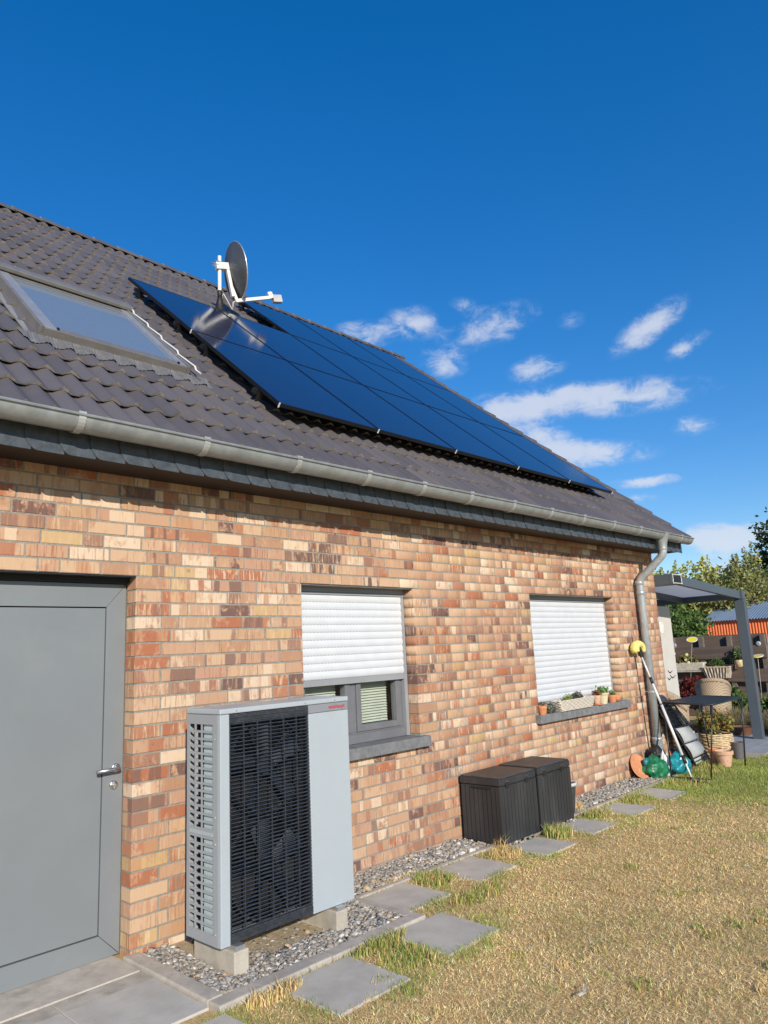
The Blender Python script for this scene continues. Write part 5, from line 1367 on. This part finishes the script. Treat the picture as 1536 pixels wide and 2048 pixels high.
# ================================================================== SHED BEHIND THE FENCE
T['orange'] = mat('orange_sheet', (.62,.135,.035), .45, var=.06, vscale=2); T['blue_roof'] = mat('blue_grey_sheet', (.15,.21,.30), .4, var=.06, vscale=2)
sh = tag(empty('metal_shed', (19.0, 1.5, 0)), 'orange corrugated metal shed with blue grey roof behind the fence', 'shed')
def corr(n, per=.075, amp=.013):
    return [(i*per/4, amp*(1 if (i % 4) in (0, 1) else -1)) for i in range(n*4+1)]
b = MB(); prof = corr(53)
for (u, d) in prof: b.v += [(-d*.6, 1.97-u, -.1), (-d*.6, 1.97-u, 2.06)]
for i in range(len(prof)-1): b.f.append((2*i, 2*i+1, 2*i+3, 2*i+2)); b.m.append(0)
b.build('wall_front', T['orange'], sh)
b = MB(); b.box(.02, 3.4, -2.0, 1.95, -.1, 2.06); b.build('wall_body', T['orange'], sh)
b = MB()
for (u, d) in prof: b.v += [(-.12, 2.05-u, 2.065+d), (1.7, 2.05-u, 2.62+d)]
for i in range(len(prof)-1): b.f.append((2*i, 2*i+2, 2*i+3, 2*i+1)); b.m.append(0)
b.build('roof_sheet', T['blue_roof'], sh)
b = MB()
for (u, d) in prof: b.v += [(1.7, 2.05-u, 2.62+d), (3.6, 2.05-u, 2.05+d)]
for i in range(len(prof)-1): b.f.append((2*i, 2*i+2, 2*i+3, 2*i+1)); b.m.append(0)
b.build('rear_roof_sheet', T['blue_roof'], sh)
b = MB(); b.tube([(1.7,2.06,2.635),(1.7,-1.9,2.635)], .05, 8); b.build('ridge_strip', T['blue_roof'], sh)
b = MB(); b.plate([(0.02,2.061),(3.4,2.061),(1.7,2.58)], (0,1.93,0), (1,0,0), (0,0,1), (0,1,0), .02); b.build('gable', T['orange'], sh)

# ================================================================== TREES AND HEDGE SHRUBS
YG = [(.42,.46,.10), (.50,.50,.13), (.32,.37,.08), (.54,.48,.17)]
OL = [(.26,.31,.09), (.34,.37,.12), (.20,.24,.07), (.40,.37,.16), (.30,.22,.12)]
DG = [(.08,.15,.04), (.12,.20,.05), (.16,.25,.06), (.06,.10,.035)]
tree('hedge_shrub', 'yellow green hedge shrub showing between the downpipe and the patio roof', 'shrub', (20.5, 5.6, 0), 1.1, 3.75, YG, 80, 100, .058, .17, 26)
tree('hedge_shrub', 'yellow green hedge shrub with upright shoots above the middle of the patio roof', 'shrub', (20.6, 4.15, 0), 1.0, 3.70, YG, 80, 100, .055, .16, 30)
tree('hedge_shrub', 'olive hedge shrub dipping low above the outer end of the patio roof', 'shrub', (20.3, 3.25, 0), .85, 3.30, OL, 70, 90, .055, .15, 20)
tree('hedge_shrub', 'tall thin olive shrub right of the dip, above the patio roof corner', 'shrub', (20.8, 2.75, 0), .62, 3.95, OL, 70, 80, .05, .13, 16)
tree('hedge_shrub', 'broad olive tree at the right photo edge above the metal shed', 'tree', (23.5, 2.4, 0), 1.5, 3.95, OL+YG, 110, 100, .06, .19, 24)
tree('dark_bush', 'dark green bush under the patio roof above the fence', 'shrub', (16.0, 3.25, 0), .80, 2.75, DG, 80, 90, .05, .14, 10)
tree('dark_bush', 'dark green bush beside the cream wall above the fence', 'shrub', (15.6, 3.9, 0), .9, 2.95, DG, 80, 90, .05, .14, 8)
tree('conifer', 'dark conifer rising at the right photo edge behind the other trees', 'tree', (30.0, 4.05, 0), 1.55, 6.6, [(.022,.042,.018), (.035,.06,.022), (.05,.075,.025)], 90, 60, .10, .20, 0, trunk_r=.16)
wp = np.vstack([clump_pts(60, 50, (34+random.uniform(-2, 3), 16-4.2*i, 2.2), (2.8, 2.8, random.uniform(1.9, 2.5)), .35) for i in range(9)])
o = kind(link('distant_wood', leaf_mesh('distant_wood', wp, 0, .17, OL)), 'stuff'); o['label'] = 'far strip of green wood behind the gardens'

# ================================================================== GRASS
def in_stone(x, y):
    m = np.zeros(len(x), bool)
    for i, (sx, sy, w, d, rz) in enumerate(STONES):
        wob = .5*(vnoise(x, y, 14, 70+i)-.35)*.075
        m |= (np.abs(x-sx) < w/2-.012-wob) & (np.abs(y-sy) < d/2-.012-wob)
    return m
def edge_dist(x, y):
    dmin = np.full(len(x), 9.0)
    for (sx, sy, w, d, rz) in STONES:
        dx = np.maximum(np.abs(x-sx)-w/2, 0); dy = np.maximum(np.abs(y-sy)-d/2, 0); dmin = np.minimum(dmin, np.hypot(dx, dy))
    return dmin
def grass(N):
    x = rng.uniform(-1.0, 13.0, N); y = rng.uniform(-9.0, -.30, N)
    d = np.stack([x-CAM.x, y-CAM.y, np.full(N, -CAM.z)], 1)
    w = d @ np.array(F_); u = 768+FPX*(d@np.array(CR))/np.maximum(w, .1); v = 1024-FPX*(d@np.array(CU))/np.maximum(w, .1)
    near = (w > .5) & (u > -500) & (u < 2300) & (v < 2700)
    keep = near & (rng.random(N) < np.clip((4.2/np.maximum(w, .5))**1.25, .12, 1)*np.where((u > -60) & (u < 1600) & (v < 2110), 1, .35))
    bed = ((x < 1.53) & (y > -.972)) | (y > -.352) & (x < 6.35) | ((x < -.04) & (y > -.892)) | ((x > 3.05) & (x < 4.30) & (y > -.475))
    ter = (x > 8.72) & (y > -.74)
    keep &= ~bed & ~ter & ~in_stone(x, y) & ~((x > 6.3) & (y > -.30))
    # worn edge between slab path and the paving stays thin
    return x[keep], y[keep], w[keep]
gx, gy, gw = grass(2300000)
n = len(gx)
ed = edge_dist(gx, gy)
n1 = vnoise(gx, gy, 1.1, 1); n2 = vnoise(gx, gy, 3.4, 2); n3 = vnoise(gx, gy, 9.0, 3)
green = .015+.24*np.clip((n1-.55)*2.2, 0, 1)*np.clip((n2-.3)*2, 0, 1)+.16*np.clip((n3-.66)*3, 0, 1)
green = np.maximum(green, .62*np.clip(1-ed/.20, 0, 1)*np.clip((vnoise(gx, gy, 4.5, 5)-.22)*2.2, 0, 1))
green = np.maximum(green, np.clip((gx-5.1+.35*(gy+.9))/1.1, 0, 1)*np.clip((gy+2.7)/1.0, 0, 1)*.96)
green = np.maximum(green, .45*np.clip((-gy-4.1)/.8, 0, 1)*n2)
isg = rng.random(n) < green
straw = np.array([(.88,.65,.33), (.80,.55,.255), (.66,.435,.185), (.94,.77,.47), (.42,.27,.115), (.84,.615,.295)])
grn = np.array([(.22,.31,.06), (.30,.39,.08), (.16,.24,.05), (.37,.41,.12), (.30,.35,.09)])
bc = np.minimum(np.where(isg[:, None], grn[rng.integers(0, 5, n)], straw[rng.integers(0, 6, n)]*1.10)*rng.uniform(.55, 1.35, (n, 1)), .95)
bc *= (0.80+.40*vnoise(gx, gy, 2.2, 9))[:, None]
edge = np.clip(1-ed/.13, 0, 1)*np.clip((vnoise(gx, gy, 5, 6)-.35)*2.5, 0, 1)
Lb = rng.uniform(.011, .029, n)*(1+.35*isg+1.0*edge*rng.random(n))*(.75+.5*n2)
tall = rng.random(n) < .004; Lb = np.where(tall, Lb*2.1, Lb)
az = rng.uniform(0, 6.283, n); inc = np.where(isg, rng.uniform(.25, 1.0, n), np.where(rng.random(n) < .25, rng.uniform(.5, 1.2, n), rng.uniform(1.15, 1.56, n)))
dirv = np.stack([np.cos(az)*np.sin(inc), np.sin(az)*np.sin(inc), np.cos(inc)], 1)*Lb[:, None]
az2 = rng.uniform(0, 6.283, n); ww = (.0007+.00024*gw)*rng.uniform(.7, 1.3, n)
wv = np.stack([np.cos(az2), np.sin(az2), np.zeros(n)], 1)*ww[:, None]
p0 = np.stack([gx, gy, -.011+rng.uniform(0, .012, n)], 1)
P = np.stack([p0-wv, p0+wv, p0+dirv], 1).reshape(-1, 3)
go = link('lawn_grass', arr_mesh('lawn_grass', P, np.arange(3*n).reshape(n, 3), T['grass'], facecol=bc))
kind(go, 'stuff'); go['label'] = 'sun scorched straw coloured lawn with green tufts'
print('grass blades', n)
# long tufts by the boxes and the gravel edge
def tuft(n, cx, cy, rx2, ry2, h, cols, bend=.5):
    a = rng.uniform(0, 6.28, n); q_ = np.sqrt(rng.random(n)); x = cx+q_*rx2*np.cos(a); y = cy+q_*ry2*np.sin(a)
    L = h*rng.uniform(.4, 1.1, n); l1 = rng.normal(size=(n, 2))*bend*.5*L[:, None]
    p0 = np.stack([x, y, np.full(n, -.005)], 1); p1 = p0+np.stack([l1[:,0]*.4, l1[:,1]*.4, L*.6], 1); p2 = p0+np.stack([l1[:,0]*1.4, l1[:,1]*1.4, L*.95], 1)
    az2 = rng.uniform(0, 6.28, n); wv = np.stack([np.cos(az2), np.sin(az2), np.zeros(n)], 1)*.0024
    P = np.stack([p0-wv, p0+wv, p1+wv*.7, p1-wv*.7, p1-wv*.7, p1+wv*.7, p2, p2], 1)
    c = np.array(cols)[rng.integers(0, len(cols), n)]*rng.uniform(.75, 1.25, (n, 1)); return P, c
tl = []
mixg = [tuple(v*.9) for v in grn]+[tuple(straw[0]*.8), tuple(straw[2])]; dry = [tuple(v*.85) for v in straw]+[tuple(grn[3])]
weeds = [(random.randint(25, 70), random.uniform(.4, 6), random.uniform(-4.5, -1.3), random.uniform(.03, .08), random.uniform(.03, .08), random.uniform(.02, .045), mixg if random.random() < .6 else dry) for _ in range(130)]
for (n_, cx, cy, rx2, ry2, h, cols) in weeds+list(((520, 3.72, -.60, .14, .12, .11, mixg), (420, 2.98, -.55, .16, .12, .06, dry), (36, 3.02, -.47, .07, .05, .15, dry), (420, 4.60, -.52, .17, .13, .08, mixg), (420, 5.45, -.52, .22, .13, .08, mixg),
        (260, 4.72, -.22, .08, .08, .09, dry), (420, 2.05, -.98, .30, .12, .06, mixg), (500, 1.0, -1.04, .22, .05, .07, mixg), (320, .22, -1.06, .18, .05, .07, dry), (420, 2.1, -.52, .13, .17, .07, mixg), (480, .98, -1.25, .13, .2, .06, mixg), (200, 1.95, -.28, .2, .03, .05, dry),
        (500, 6.6, -.6, .4, .25, .07, mixg), (400, 7.5, -.55, .35, .15, .08, mixg), (260, 7.9, -.36, .25, .08, .09, mixg))):
    tl.append(tuft(n_, cx, cy, rx2, ry2, h, cols))
P = np.concatenate([a for a, b_ in tl]); C4 = np.concatenate([b_ for a, b_ in tl])
m_ = len(P); V = P.reshape(-1, 3); Fq = np.arange(8*m_).reshape(m_, 8)
F2 = np.concatenate([Fq[:, :4], Fq[:, 4:]]); 
tri2 = Fq[:, [4, 5, 6]]
me1 = arr_mesh('grass_tufts', V, np.concatenate([Fq[:, [0,1,2]], Fq[:, [0,2,3]], tri2]), T['grass'], facecol=np.concatenate([C4, C4, C4]))
o = kind(link('grass_tufts', me1), 'stuff'); o['label'] = 'longer grass tufts round the slabs and boxes'
# a scrap of white paper on the lawn
b = MB(); b.add([(-.05,0,.012),(-.012,-.012,.02),(.0,.0,.014),(-.04,.014,.016)], [(0,1,2,3)]); b.add([(0,0,.014),(.05,.02,.02),(.06,.035,.016),(.006,.014,.013)], [(0,1,2,3)])
o = b.build('paper_scrap', T['white_bag'], loc=(1.145, -2.265, .01)); s = o.modifiers.new('thick', 'SOLIDIFY'); s.thickness = .002
tag(o, 'small scrap of white litter lying on the dry lawn', 'litter')
